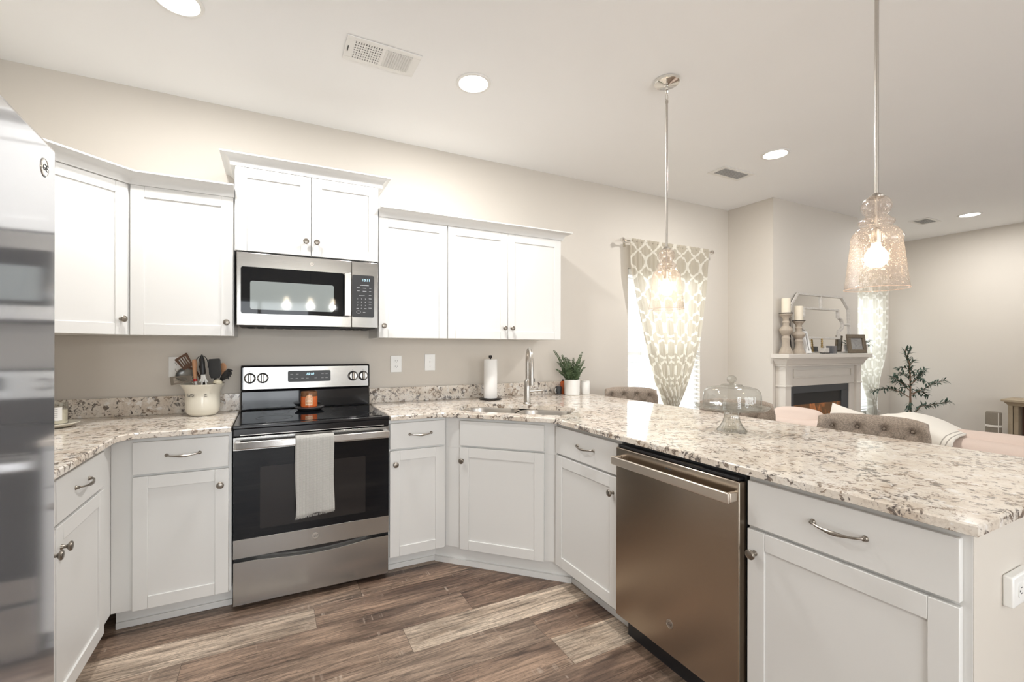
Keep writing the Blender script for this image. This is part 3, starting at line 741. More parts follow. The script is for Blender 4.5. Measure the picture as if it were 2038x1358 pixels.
MB().lathe([(0.0115, 0), (0.0115, 0.0004), (0.0100, 0.0004), (0.0100, 0)], 20, Matrix.Translation((0.464, YK, 1.509)) @ Matrix.Rotation(PI/2, 4, 'X') @ Matrix.Diagonal((1.1, 0.8, 1, 1)), 0, False, False).build('start_key', M_KEY, cp, world=True)
def emblem(parent, M, r, m1=M_NICKEL, m2=M_DGREY):
    """round monogram badge"""
    b = MB().lathe([(r, 0), (r, 0.0012), (r*0.9, 0.0022), (r*0.88, 0.0014), (0, 0.0014)], 28, M).build('badge', m1, parent, world=True)
    root = parent
    while root.parent: root = root.parent
    cu = bpy.data.curves.new('t', 'FONT'); cu.body = 'GE'; cu.size = r*1.05; cu.extrude = 0.0003; cu.align_x = 'CENTER'; cu.align_y = 'CENTER'; cu.shear = 0.3
    to = bpy.data.objects.new('t', cu); COL.objects.link(to); me = bpy.data.meshes.new_from_object(to); bpy.data.objects.remove(to)
    me.transform(ROOTM[root].inverted() @ M @ Matrix.Translation((0, 0, 0.0018))); me.materials.clear(); me.materials.append(m2)
    me.name = 'monogram'; o = bpy.data.objects.new('monogram', me); COL.objects.link(o); o.parent = b
RX = Matrix.Rotation(PI/2, 4, 'X')
emblem(dr, Matrix.Translation((0.202, YF-0.0002, 1.776)) @ RX, 0.011)
un = MB(); un.box(-0.165, -0.335, Z0-0.006, 0.565, -0.03, Z0+0.003); un.box(0.03, -0.345, Z0-0.014, 0.36, -0.30, Z0-0.0065)
for i in range(14): un.box(-0.13+i*0.05, -0.26, Z0-0.010, -0.095+i*0.05, -0.10, Z0-0.0062)
un.build('underside_vent', M_SLOT, mw, world=True, bevel=0.001)

# ------------------------------------------------------------------ range
rg = thing('range_stove', 'freestanding stainless electric range with black glass cooktop and oven door', 'stove', (0.2065, -0.33, 0))
X0, X1 = -0.172, 0.585
MB().box(X0+0.002, -0.600, 0.03, X1-0.002, -0.05, 0.895).build('body', M_BLACK, rg, world=True)
ck = MB()
ck.box(X0, -0.640, 0.8955, X1, -0.064, 0.911)
ct2 = ck.build('cooktop', M_BLACK, rg, world=True, bevel=0.003)
MB().box(X0+0.030, -0.600, 0.9112, X1-0.030, -0.135, 0.9135).build('glass_top', M_BGLASS, ct2, world=True, bevel=0.001)
for (bx_, by_, br) in ((0.01, -0.44, 0.09), (0.40, -0.46, 0.105), (0.02, -0.23, 0.07), (0.40, -0.23, 0.07)):
    MB().lathe([(br, 0.9137), (br, 0.91385), (br-0.002, 0.91385), (br-0.002, 0.9137)], 48, Matrix.Translation((bx_, by_, 0)), 0, False, False).build('burner_ring', M_SLOT, ct2, world=True)
fr = MB(); fr.box(X0, -0.634, 0.857, X1, -0.600, 0.895).build('front_strip', M_BLACK, rg, world=True, bevel=0.004)
MB().box(X0+0.03, -0.6355, 0.861, X1-0.03, -0.6342, 0.8635).build('vent_trim', M_NICKEL, rg, world=True)
dr = MB().box(X0+0.002, -0.632, 0.260, X1-0.002, -0.6005, 0.853).build('oven_door', M_BLACK, rg, world=True, bevel=0.003)
MB().box(X0+0.001, -0.6355, 0.260, X1-0.001, -0.6322, 0.352).build('lower_trim', M_STEEL, dr, world=True, bevel=0.001)
MB().box(X0+0.001, -0.6355, 0.788, X1-0.001, -0.6322, 0.853).build('upper_trim', M_STEEL, dr, world=True, bevel=0.001)
MB().box(X0+0.001, -0.6345, 0.3525, X1-0.001, -0.6322, 0.7875).build('door_glass', M_BGLASS, dr, world=True)
win = MB().prism(rrect(-0.055, 0.392, 0.457, 0.700, 0.006), 0, 0.0004, Matrix.Translation((0, -0.6346, 0)) @ RX).build('window_pane', M_LIGHTGLASS, dr, world=True)
h = MB()
h.prism([(-0.165, -0.688), (-0.155, -0.692), (0.568, -0.692), (0.578, -0.688), (0.578, -0.678), (-0.165, -0.678)], 0.803, 0.838)
h.box(-0.165, -0.6775, 0.806, -0.140, -0.636, 0.834).box(0.553, -0.6775, 0.806, 0.578, -0.636, 0.834)
h.build('oven_handle', M_STEEL_V, dr, world=True, bevel=0.006, seg=3)
# storage drawer with a dipped top edge
pts = [(X0+0.001, 0.026), (X1-0.001, 0.026), (X1-0.001, 0.2385)]
for i in range(21):
    s_ = i/20; x = 0.50-0.58*s_; dip = 0.020*(0.5-0.5*math.cos(2*PI*min(1, max(0, s_))))**0.6
    pts.append((x, 0.2385-dip))
pts.append((X0+0.001, 0.2385))
sd = MB().prism(pts, 0, 0.027, Matrix.Translation((0, -0.6003, 0)) @ RX).build('storage_drawer', M_STEEL, rg, world=True, bevel=0.0015, ang=25)
MB().box(X0+0.004, -0.5995, 0.2395, X1-0.004, -0.58, 0.2595).build('drawer_recess', M_SLOT, rg, world=True)
emblem(dr, Matrix.Translation((0.202, -0.6358, 0.310)) @ RX, 0.0165)
for x in (X0+0.05, X1-0.05):
    for y in (-0.56, -0.12): MB().cyl((x, y, 0.0), (x, y, 0.0298), 0.018, 14).build('levelling_foot', M_BPLAST, rg, world=True)
# backguard
bgd = MB()
bgp = [(-0.005, 0.9115), (-0.062, 0.9115), (-0.062, 1.028), (-0.078, 1.034), (-0.070, 1.176), (-0.060, 1.1835), (-0.005, 1.1835)]
MY = Matrix(((0, 0, 1, 0), (1, 0, 0, 0), (0, 1, 0, 0), (0, 0, 0, 1)))
bgd.prism(bgp, X0+0.001, X1-0.001, MY); b = bgd.build('backguard', M_BLACK, rg, world=True, bevel=0.006, seg=3, ang=20)
tl = math.atan2(0.008, 0.142)
PM = Matrix.Translation((0.2065, -0.0782, 1.034)) @ Matrix.Rotation(PI/2-tl, 4, 'X')      # local x right, y up, z out of the panel
MB().prism(rrect(-0.364, 0.006, 0.366, 0.139, 0.006), 0, 0.0025, PM).build('steel_fascia', M_STEEL, b, world=True)
MB().prism(rrect(-0.122, 0.044, 0.129, 0.114, 0.010), 0.0027, 0.0035, PM).build('display_panel', M_DGREY, b, world=True)
def ptext(s_, size, x, y, m, nm='clock_display'):
    cu = bpy.data.curves.new('t', 'FONT'); cu.body = s_; cu.size = size; cu.extrude = 0.0002; cu.align_x = 'CENTER'; cu.align_y = 'CENTER'; cu.shear = 0.25
    to = bpy.data.objects.new('t', cu); COL.objects.link(to); me = bpy.data.meshes.new_from_object(to); bpy.data.objects.remove(to)
    me.transform(ROOTM[rg].inverted() @ PM @ Matrix.Translation((x, y, 0.0038))); me.materials.clear(); me.materials.append(m); me.name = nm
    o = bpy.data.objects.new(nm, me); COL.objects.link(o); o.parent = b
ptext('10:10', 0.021, 0.005, 0.092, M_LED)
for x, y in ((-0.100, 0.092), (-0.068, 0.092), (-0.100, 0.066), (-0.070, 0.066), (-0.038, 0.066), (-0.010, 0.066), (0.040, 0.066), (0.080, 0.066), (0.105, 0.066), (0.080, 0.092), (0.105, 0.092)):
    MB().box(x-0.0075, y-0.0012, 0.0036, x+0.0075, y+0.0012, 0.0038, PM).build('button_label', M_KEY, b, world=True)
for x in (-0.329, -0.260, 0.268, 0.334):
    K = PM @ Matrix.Translation((x, 0.073, 0.0026))
    MB().lathe([(0.0325, 0), (0.0325, 0.0012), (0, 0.0012)], 28, K @ Matrix.Translation((0, 0, -0.0002))).build('knob_shadow_ring', M_BPLAST, b, world=True)  # black disc standing in for the shadow ring around the knob
    kb = MB().lathe([(0.029, 0.0012), (0.029, 0.003), (0.026, 0.006), (0.0245, 0.018), (0.022, 0.021), (0, 0.021)], 28, K).build('burner_knob', M_STEEL_V, b, world=True)
    MB().box(-0.0095, -0.0235, 0.0208, 0.0095, 0.0235, 0.0225, K).build('grip_recess', M_BPLAST, kb, world=True)
    MB().box(-0.0055, -0.024, 0.0227, 0.0055, 0.024, 0.032, K).build('knob_grip', M_CHROME, kb, world=True, bevel=0.003)
    MB().box(-0.002, 0.038, 0.0, 0.002, 0.042, 0.0006, K).build('knob_mark', M_INK, kb, world=True)
MB().box(-0.193, 0.069, 0.0026, -0.190, 0.072, 0.003, PM).build('indicator_dot', M_INK, b, world=True)

# towel over the oven handle
tw = thing('dish_towel', 'grey waffle-weave towel draped over the oven door handle', 'towel', (0.194, -0.69, 0.84))
nu, nv = 20, 60; vs = []
L_f = 0.385
for j in range(nv+1):
    s_ = j/nv; dist = s_*(L_f+0.35)
    if dist < L_f:
        z = 0.838-(L_f-dist); y = -0.6975; a = (L_f-dist)/L_f
    elif dist < L_f+0.03:
        q = (dist-L_f)/0.03*PI; z = 0.838+0.0075*math.sin(q)+0.002; y = -0.685-0.0125*math.cos(q); a = 0
    else:
        a = (dist-L_f-0.03)/0.32; z = 0.838-(dist-L_f-0.03)*0.97; y = -0.6725+0.004*a+0.018*min(1, a*2)
    for i in range(nu+1):
        u_ = i/nu; x = 0.103+0.183*u_+0.004*math.sin(5*z*3+u_)*a
        zz = z-(0.012 if dist < L_f else 0)*(1-u_)*a*1.2 - (0.006*math.sin(u_*9) if j == 0 else 0)
        yy = y-0.004*math.sin(u_*7+z*6)*a*(1 if dist < L_f else 0)
        vs.append((x, yy, zz))
fs = [(j*(nu+1)+i, j*(nu+1)+i+1, (j+1)*(nu+1)+i+1, (j+1)*(nu+1)+i) for j in range(nv) for i in range(nu)]
o = MB().add(vs, fs).build('cloth', M_TOWEL, tw, world=True, ang=180)
md = o.modifiers.new('solid', 'SOLIDIFY'); md.thickness = 0.003; md.offset = 1
fg = MB()
for i in range(46):
    x = 0.104+0.181*i/45; z = 0.453-0.0144*(1-i/45); fg.cyl((x, -0.699, z+0.002), (x+random.uniform(-.002, .002), -0.699, z-0.009), 0.0009, 5)
fg.build('fringe', M_TOWEL, tw, world=True)
tag(tw, None)

# ------------------------------------------------------------------ dishwasher (faces -x)
dw = thing('dishwasher', 'stainless steel dishwasher, brown room reflection put into its colour, built into the peninsula', 'dishwasher', (1.39, -1.903, 0))
MB().box(1.412, -2.197, 0.09, 1.995, -1.609, 0.872).build('tub', M_DGREY, dw, world=True)
MB().box(1.440, -2.196, 0.0, 1.452, -1.612, 0.089).build('kick_plate', M_BPLAST, dw, world=True)
dd = MB().box(1.370, -2.199, 0.112, 1.411, -1.608, 0.855).build('door', M_DW, dw, world=True, bevel=0.004)
MB().box(1.380, -2.190, 0.8555, 1.425, -1.615, 0.866).build('control_strip', M_BPLAST, dw, world=True, bevel=0.002)
MB().box(1.377, -2.05, 0.8665, 1.392, -1.955, 0.8672).build('control_label', M_NICKEL, dw, world=True)
h = MB(); h.box(1.322, -2.194, 0.788, 1.334, -1.628, 0.824)
h.box(1.3345, -2.194, 0.790, 1.3698, -2.178, 0.822).box(1.3345, -1.644, 0.790, 1.3698, -1.628, 0.822)
h.build('handle', M_DWH, dd, world=True, bevel=0.004, seg=3)
emblem(dd, Matrix.Translation((1.3698, -1.913, 0.232)) @ Matrix.Rotation(-PI/2, 4, 'Y') @ Matrix.Rotation(-PI/2, 4, 'Z'), 0.0165)
MB().box(1.3694, -1.918, 0.826, 1.3698, -1.890, 0.830).build('model_mark', M_DGREY, dd, world=True)

# ------------------------------------------------------------------ refrigerator (faces +x)
fd = thing('refrigerator', 'tall stainless steel refrigerator cut off by the left edge of the photo', 'refrigerator', (-0.465, -1.722, 0), R(2.7))
MB().box(-0.755, -0.905, 0.03, -0.082, -0.003, 1.752).build('case', M_DGREY, fd, bevel=0.004)
for (a, b_) in ((-0.548, 0.0), (-0.908, -0.554)):
    m = MB(); m.box(-0.078, a, 0.09, 0.0, b_, 1.770)
    dr = m.build('door', M_FRIDGE, fd, bevel=0.012, seg=4)
    hy = -0.515 if a > -0.6 else -0.59
    hh = MB(); hh.tube([(0.001, hy, 0.55), (0.04, hy, 0.58), (0.045, hy, 0.62), (0.045, hy, 1.35), (0.04, hy, 1.39), (0.001, hy, 1.42)], 0.011, 12)
    hh.build('handle', M_STEEL_V, dr)
    if a > -0.6:
        emblem(dr, ROOTM[fd] @ Matrix.Translation((0.0002, -0.076, 1.700)) @ Matrix.Rotation(PI/2, 4, 'Y') @ Matrix.Rotation(PI/2, 4, 'Z'), 0.021, M_CHROME)
MB().box(-0.060, -0.9, 0.0, -0.045, -0.01, 0.088).build('base_grille', M_BPLAST, fd)
MB().box(-0.72, -0.88, 0.0, -0.65, -0.02, 0.0295).build('rear_feet', M_BPLAST, fd)
MB().box(-0.07, -0.06, 1.7705, -0.02, -0.012, 1.782).build('hinge_cover', M_BPLAST, fd, bevel=0.003)

# ------------------------------------------------------------------ faucet
FX, FY = (SD @ Vector((0.06, 0.238, 0)))[:2]
fc = thing('kitchen_faucet', 'brushed nickel pull-down gooseneck faucet behind the corner sink', 'faucet', (FX, FY, CT_))
MB().lathe([(0.029, 0.0004), (0.029, 0.006), (0.0235, 0.012), (0.0225, 0.10), (0.0205, 0.155), (0.014, 0.165)], 28).build('body', M_NICKEL, fc)
dx, dy = -0.36, -0.933
pts = [(0, 0, 0.16), (0, 0, 0.26)]+[(dx*0.085*(1-math.cos(a)), dy*0.085*(1-math.cos(a)), 0.29+0.085*math.sin(a)) for a in [PI*i/14 for i in range(15)]]
MB().tube(pts, 0.0125, 16).build('gooseneck', M_NICKEL, fc)
MB().lathe([(0.0130, 0.292), (0.0155, 0.285), (0.0160, 0.20), (0.0185, 0.15), (0.0175, 0.140), (0, 0.140)], 24, Matrix.Translation((dx*0.17, dy*0.17, 0))).build('spray_head', M_NICKEL, fc)
MB().box(-0.004, -0.004, -0.012, 0.004, 0.004, 0.012, Matrix.Translation((dx*0.17+0.016, dy*0.17-0.005, 0.175))).build('spray_button', M_BPLAST, fc, bevel=0.002)
hv = MB(); q = Vector((0.894, -0.448, 0.0)); hv.cyl(q*0.018+Vector((0, 0, 0.088)), q*0.040+Vector((0, 0, 0.088)), 0.014, 18); hv.cyl(q*0.040+Vector((0, 0, 0.088)), q*0.105+Vector((0, 0, 0.094)), 0.0105, 16, r2=0.008)
hv.build('lever_handle', M_NICKEL, fc)

# ------------------------------------------------------------------ outlets
def plate(name, label, x0, x1, z0, z1, kind, cat='outlet', grp=None):
    p = thing(name, label, cat, ((x0+x1)/2, -0.002, (z0+z1)/2), 0, grp)
    w_, h_ = (x1-x0)/2, (z1-z0)/2
    bx(-w_, -0.005, -h_, w_, 0.001, h_).build('cover_plate', M_WPLAST, p, bevel=0.002)
    if kind == 'duplex':
        for s_ in (-1, 1):
            o = MB().prism(rrect(-0.017, -0.0135+s_*0.020, 0.017, 0.0135+s_*0.020, 0.010), 0.005, 0.007, RX).build('receptacle', M_WPLAST, p)
            sl_ = MB(); sl_.box(-0.008, -0.0074, s_*0.020-0.001, -0.006, -0.0068, s_*0.020+0.008); sl_.box(0.006, -0.0074, s_*0.020-0.001, 0.008, -0.0068, s_*0.020+0.007); sl_.box(-0.002, -0.0074, s_*0.020-0.009, 0.002, -0.0068, s_*0.020-0.005)
            sl_.build('slots', M_SLOT, o)
    else:
        MB().box(-0.005, -0.006, -0.011, 0.005, -0.005, 0.011).build('toggle_plate', M_WPLAST, p, bevel=0.001)
        MB().box(-0.0035, -0.016, 0.0, 0.0035, -0.006, 0.008).build('toggle', M_WPLAST, p, bevel=0.001)
        sc_ = MB(); 
        for s_ in (-1, 1): sc_.lathe([(0.003, 0.005), (0.003, 0.0062), (0, 0.0062)], 12, Matrix.Translation((0, 0, s_*0.030)) @ RX)
        sc_.build('screws', M_NICKEL, p)
    return p
plate('wall_outlet', 'white duplex wall outlet just right of the range', 0.741, 0.819, 1.120, 1.237, 'duplex', 'outlet')
plate('wall_switch', 'white toggle switch plate left of the paper towels', 0.989, 1.067, 1.127, 1.246, 'toggle', 'switch')
plate('wall_outlet', 'white wall plate half hidden behind the utensil crock', -0.535, -0.458, 1.120, 1.238, 'duplex', 'outlet')
pe = thing('wall_outlet', 'white outlet lying sideways on the end wall of the peninsula', 'outlet', (1.63, -2.7391, 0.715))
bx(-0.060, -0.020, -0.037, 0.060, -0.0005, 0.037).build('cover_plate', M_WPLAST, pe, bevel=0.004)
for s_ in (-1, 1):
    o = MB().prism(rrect(-0.0135+s_*0.020, -0.017, 0.0135+s_*0.020, 0.017, 0.010), 0.020, 0.0222, RX).build('receptacle', M_WPLAST, pe)
    sl_ = MB(); sl_.box(s_*0.020-0.001, -0.0227, -0.008, s_*0.020+0.008, -0.0222, -0.006); sl_.box(s_*0.020-0.001, -0.0227, 0.006, s_*0.020+0.007, -0.0222, 0.008); sl_.box(s_*0.020-0.009, -0.0227, -0.002, s_*0.020-0.005, -0.0222, 0.002)
    sl_.build('slots', M_DGREY, o)

# ------------------------------------------------------------------ pendants
def pendant(x, y, label):
    p = thing('pendant_lamp', label, 'pendant lamp', (x, y, 1.508), 0, 'glass pendant lamps over the peninsula')
    top = CEIL-1.508; cz = 0.327
    MB().lathe([(0.0, top-0.03), (0.02, top-0.03), (0.026, top-0.026), (0.060, top-0.022), (0.066, top-0.018), (0.066, top-0.004), (0.062, top-0.001), (0.0, top-0.001)], 40).build('canopy', M_CHROME, p)
    MB().lathe([(0, top-0.075), (0.006, top-0.073), (0.011, top-0.062), (0.006, top-0.05), (0.009, top-0.042), (0.007, top-0.0302)], 16).build('swivel', M_CHROME, p)
    lk = [(0.0085*math.cos(a), 0, top-0.092+0.017*math.sin(a)) for a in [2*PI*i/20 for i in range(20)]]
    MB().tube(lk, 0.0022, 8, closed=True).build('link', M_CHROME, p)
    MB().lathe([(0.0, cz+0.006), (0.0062, cz+0.006), (0.0062, top-0.125), (0.008, top-0.124), (0.008, top-0.110), (0.0, top-0.108)], 16).build('rod', M_NICKEL, p)
    MB().lathe([(0.0, cz-0.004), (0.022, cz-0.004), (0.023, cz), (0.018, cz+0.004), (0.010, cz+0.012), (0.0, cz+0.012)], 24).build('cap', M_NICKEL, p)
    pr = [(0.022, 0), (0.036, -0.012), (0.0435, -0.028), (0.0445, -0.040), (0.039, -0.055), (0.031, -0.064), (0.031, -0.070), (0.040, -0.078), (0.0515, -0.087), (0.0525, -0.094), (0.046, -0.104), (0.046, -0.110),
          (0.058, -0.117), (0.068, -0.130), (0.0735, -0.146), (0.0745, -0.157), (0.0735, -0.166), (0.0745, -0.175), (0.079, -0.215), (0.085, -0.270), (0.0915, -0.326), (0.0925, -0.327), (0.0905, -0.3262)]
    sp = []
    for i in range(len(pr)-1):
        for q in range(3): sp.append((pr[i][0]+(pr[i+1][0]-pr[i][0])*q/3, pr[i][1]+(pr[i+1][1]-pr[i][1])*q/3))
    sp.append(pr[-1])
    MB().lathe([(r, cz+z) for r, z in sp], 64, None, 0, False, False).build('glass_shade', M_SHADE, p, ang=80)
    MB().tube([(0.0918*math.cos(a), 0.0918*math.sin(a), cz-0.327) for a in [2*PI*i/64 for i in range(64)]], 0.0013, 6, closed=True).build('shade_rim', M_RIM, p)
    MB().lathe([(0.0, cz-0.165), (0.014, cz-0.165), (0.0155, cz-0.160), (0.0155, cz-0.118), (0.010, cz-0.112), (0.0045, cz-0.108), (0.0045, cz-0.004), (0, cz-0.004)], 20).build('socket_stem', M_NICKEL, p)
    MB().lathe([(0.0, cz-0.252), (0.016, cz-0.249), (0.029, cz-0.238), (0.0345, cz-0.220), (0.032, cz-0.202), (0.022, cz-0.186), (0.0135, cz-0.176), (0.013, cz-0.166), (0, cz-0.166)], 24).build('bulb', M_BULB, p)
pendant(1.915, -2.338, 'nearer glass pendant lamp with the long rod, large at the right of the photo')
pendant(1.913, -1.389, 'farther glass pendant lamp hanging in front of the trellis curtain')

# chandelier over the breakfast table behind the viewer (seen mirrored in the microwave door)
ch = thing('chandelier', 'three-globe clear glass chandelier mirrored in the microwave window', 'chandelier', (0.50, -4.75, 1.90))
m = MB().cyl((0, 0, 0.30), (0, 0, CEIL-1.90-0.02), 0.006); m.lathe([(0.06, CEIL-1.921), (0.06, CEIL-1.902), (0, CEIL-1.902)], 24); m.box(-0.34, -0.008, 0.28, 0.34, 0.008, 0.30); m.build('frame', M_NICKEL, ch)
for x in (-0.32, 0.0, 0.32):
    MB().cyl((x, 0, 0.13), (x, 0, 0.279), 0.008).build('arm', M_NICKEL, ch)
    MB().lathe([(0.02, 0.135), (0.055, 0.12), (0.085, 0.08), (0.092, 0.03), (0.08, -0.02), (0.06, -0.05)], 32, Matrix.Translation((x, 0, 0)), 0, False, False).build('globe', M_GLASS, ch)
    MB().lathe([(0, 0.04), (0.03, 0.05), (0.03, 0.09), (0.015, 0.125), (0, 0.128)], 16, Matrix.Translation((x, 0, 0))).build('bulb', M_BULB, ch)
for x in (-0.32, 0.0, 0.32):
    l = bpy.data.lights.new('chandelier_lamp', 'POINT'); l.energy = 17; l.color = (1.0, 0.985, 0.96); l.shadow_soft_size = 0.03
    lo = bpy.data.objects.new('chandelier_lamp', l); COL.objects.link(lo); lo.location = (0.5+x, -4.75, 1.90)

# ------------------------------------------------------------------ counter things
# paper towels
pt = thing('paper_towel_holder', 'white paper towel roll on a dark iron stand by the sink', 'paper towels', (1.442, -0.165, CT_))
MB().lathe([(0.0, 0.0005), (0.070, 0.0005), (0.082, 0.004), (0.083, 0.008), (0.076, 0.0075), (0.068, 0.010), (0.0, 0.011)], 48, None, 0, True, True, 14, 0.03).build('base', M_IRON, pt)
MB().lathe([(0.006, 0.0112), (0.006, 0.306), (0.013, 0.308), (0.013, 0.326), (0.005, 0.328), (0.0, 0.3285)], 16).build('post', M_IRON, pt)
MB().lathe([(0.020, 0.012), (0.049, 0.012), (0.050, 0.014), (0.050, 0.296), (0.049, 0.298), (0.020, 0.298), (0.019, 0.290)], 40, None, 0, False, False).build('paper_roll', M_WPAPER, pt)

def leaf(m, p, d, up, L, W_, bend=0.2):
    d = d.normalized(); s_ = d.cross(up)
    if s_.length < 1e-4: s_ = d.cross(Vector((1, 0, 0)))
    s_.normalize(); n_ = s_.cross(d)
    a = p; b_ = p+d*L*0.5-n_*L*bend*0.15; e = p+d*L-n_*L*bend
    m.add([a, b_+s_*W_/2+n_*W_*0.15, e, b_-s_*W_/2+n_*W_*0.15, b_], [(0, 1, 4), (1, 2, 4), (4, 2, 3), (0, 4, 3)])
def rv(): return Vector((random.uniform(-1, 1), random.uniform(-1, 1), random.uniform(-1, 1)))
Rt = Vector((0.894, -0.448, 0)); Fw = Vector((0.448, 0.894, 0))
# plant in white pot
pl = thing('potted_plant', 'small leafy green plant in a white ceramic pot at the end of the backsplash', 'plant', (2.19, -0.150, CT_))
MB().lathe([(0.0, 0.0005), (0.058, 0.0005), (0.062, 0.004), (0.063, 0.122), (0.0615, 0.124), (0.058, 0.122), (0.057, 0.105), (0, 0.105)], 40).build('pot', M_WCERAM, pl)
MB().lathe([(0, 0.1055), (0.0565, 0.1055), (0.0565, 0.108), (0, 0.108)], 24).build('soil', M_BARK, pl)
fo_ = MB(); st = MB()
tips = [(-0.150, 0.245), (-0.120, 0.15), (-0.09, 0.21), (-0.055, 0.19), (-0.02, 0.175), (0.015, 0.185), (0.045, 0.16), (0.075, 0.235), (0.095, 0.17), (0.10, 0.11), (-0.13, 0.09), (0.0, 0.11), (-0.06, 0.13), (0.05, 0.12), (-0.03, 0.15), (0.03, 0.14)]
for tx, tz in tips:
    dep = random.uniform(-0.055, 0.045)
    p0 = Rt*tx*0.15+Fw*dep*0.3+Vector((0, 0, 0.108)); p1 = Rt*tx+Fw*dep+Vector((0, 0, 0.118+tz)); mid = (p0+p1)/2+Vector((0, 0, 0.015))-Rt*tx*0.12
    pts = [((1-t_)**2)*p0+2*t_*(1-t_)*mid+t_*t_*p1 for t_ in [i/10 for i in range(11)]]
    st.tube(pts, [0.0014-0.0008*i/10 for i in range(11)], 5)
    ns = int((p1-p0).length/0.0075)
    for i in range(2, ns):
        t_ = i/ns; p = ((1-t_)**2)*p0+2*t_*(1-t_)*mid+t_*t_*p1; tg = (p1-p0).normalized()
        for sgn in (-1, 1):
            side = (Rt*sgn+Fw*random.uniform(-1, 1)+rv()*0.3).normalized(); L = (0.036*(1-t_*0.72))*random.uniform(0.8, 1.15)
            leaf(fo_, p, side+tg*0.45, Vector((0, 0, 1))*0.5-Fw+rv()*0.6, L, L*0.72, 0.15)
fo_.build('foliage', M_LEAF, pl, smooth=False); st.build('stems', M_LEAF, pl)
cj = thing('ceramic_jar', 'small white textured candle jar to the right of the potted plant', 'jar', (2.318, -0.160, CT_))
MB().lathe([(0.0, 0.0005), (0.032, 0.0005), (0.035, 0.008), (0.0355, 0.100), (0.0335, 0.104), (0.033, 0.108), (0.030, 0.108), (0.029, 0.09), (0, 0.09)], 36, None, 0, True, True, 18, 0.012).build('jar', M_WCERAM, cj)
MB().lathe([(0.0, 0.1085), (0.033, 0.1085), (0.0335, 0.114), (0.0, 0.116)], 30).build('lid', M_WCERAM, cj)
ab = thing('soap_bottle', 'slim amber bottle mostly hidden behind the white plant pot', 'bottle', (2.170, -0.052, CT_))
MB().lathe([(0.0, 0.0005), (0.022, 0.0005), (0.023, 0.003), (0.023, 0.095), (0.016, 0.107), (0.0, 0.107)], 24).build('bottle', M_ORANGE, ab)
MB().lathe([(0.010, 0.1072), (0.010, 0.118), (0.0, 0.119)], 16).build('cap', M_BPLAST, ab)
mg = thing('measuring_cup', 'small dark cup with a white handle tucked behind the plant pot', 'cup', (2.118, -0.062, CT_))
MB().lathe([(0.0, 0.0005), (0.024, 0.0005), (0.026, 0.05), (0.026, 0.062), (0.023, 0.062), (0.022, 0.01), (0, 0.008)], 24).build('cup', M_DGREY, mg)
MB().tube([(-0.0265, -0.004, 0.048), (-0.04, -0.012, 0.045), (-0.046, -0.018, 0.028), (-0.038, -0.014, 0.012), (-0.0255, -0.006, 0.012)], 0.003, 8).build('handle', M_WCERAM, mg)

# crock with utensils. local x = picture right, local y = away
CRK = (-0.352, -0.150, CT_); RZC = -R(26.61)
ck = thing('utensil_crock', 'cream ceramic crock with flared rim and small floral print, holding cooking utensils', 'crock', CRK, RZC)
MB().lathe([(0.0, 0.0006), (0.058, 0.0006), (0.068, 0.006), (0.080, 0.022), (0.0845, 0.045), (0.0845, 0.085), (0.083, 0.105), (0.084, 0.125), (0.090, 0.145), (0.100, 0.163), (0.1075, 0.174), (0.108, 0.178), (0.1045, 0.178), (0.096, 0.164), (0.085, 0.144), (0.079, 0.12), (0.079, 0.04), (0.06, 0.012), (0.0, 0.010)], 56).build('crock', M_CERAM, ck)
pr_ = MB()
random.seed(3)
for i in range(34):
    a = -PI/2+random.choice((-0.42, -0.25, -0.08, 0.05, 0.75))+random.uniform(-0.10, 0.10); z = 0.118+random.uniform(-0.008, 0.008); r_ = 0.0842+0.0006+(z-0.115)*0.12
    M = Matrix.Translation((r_*math.cos(a), r_*math.sin(a), z)) @ Matrix.Rotation(a+PI/2, 4, 'Z') @ Matrix.Rotation(random.uniform(0, 3), 4, 'Y')
    pr_.box(-0.0035, -0.0006, -0.0009, 0.0035, 0.0, 0.0009, M)
pr_.build('floral_print', M_INK, ck)
def ut(name, label, cat): return thing(name, label, cat, CRK, RZC, 'cooking utensils in the crock')
PX = 0.000309          # metres per unit of the sketch coordinates below
def U_(X, Y, d=0.0): return ((X-655)*PX, d, 0.178-(Y-672)*PX)
# slotted turner (brown)
u1 = ut('slotted_turner', 'dark brown slotted turner leaning up and left out of the crock', 'spatula')
def blade(parent, name, A, B, wA, wB, th, m, slots=0, depth=0.0, rr=0.0):
    """flat head from A to B (sketch plane), widths wA at A and wB at B"""
    A = Vector(A); B = Vector(B); d = (B-A); L = d.length; d.normalize(); s_ = d.cross(Vector((0, 1, 0))).normalized(); n_ = s_.cross(d)
    M = Matrix((( s_.x, d.x, n_.x, A.x), (s_.y, d.y, n_.y, A.y), (s_.z, d.z, n_.z, A.z), (0, 0, 0, 1)))
    poly = [(-wA/2, 0), (wA/2, 0), (wB/2, L*0.96), (wB/2*0.9, L), (-wB/2*0.9, L), (-wB/2, L*0.96)]
    holes = []
    for i in range(slots):
        x = (i-(slots-1)/2)*(min(wA, wB)/(slots+0.4)); w2 = min(wA, wB)/(slots+0.4)*0.27
        holes.append([(x-w2, L*0.25), (x+w2, L*0.25), (x+w2*1.2, L*0.85), (x-w2*1.2, L*0.85)])
    return MB().prism(poly, -th/2, th/2, M, 0, holes).build(name, m, parent, bevel=0.0005)
blade(u1, 'head', U_(395, 385, 0.0), U_(268, 172, -0.01), 0.058, 0.080, 0.004, M_WOODD, 4)
MB().tube([U_(398, 380, 0), U_(520, 430, 0.0), U_(600, 640, 0.02), U_(640, 1100, 0.03)], 0.006, 10).build('handle', M_WOODD, u1)
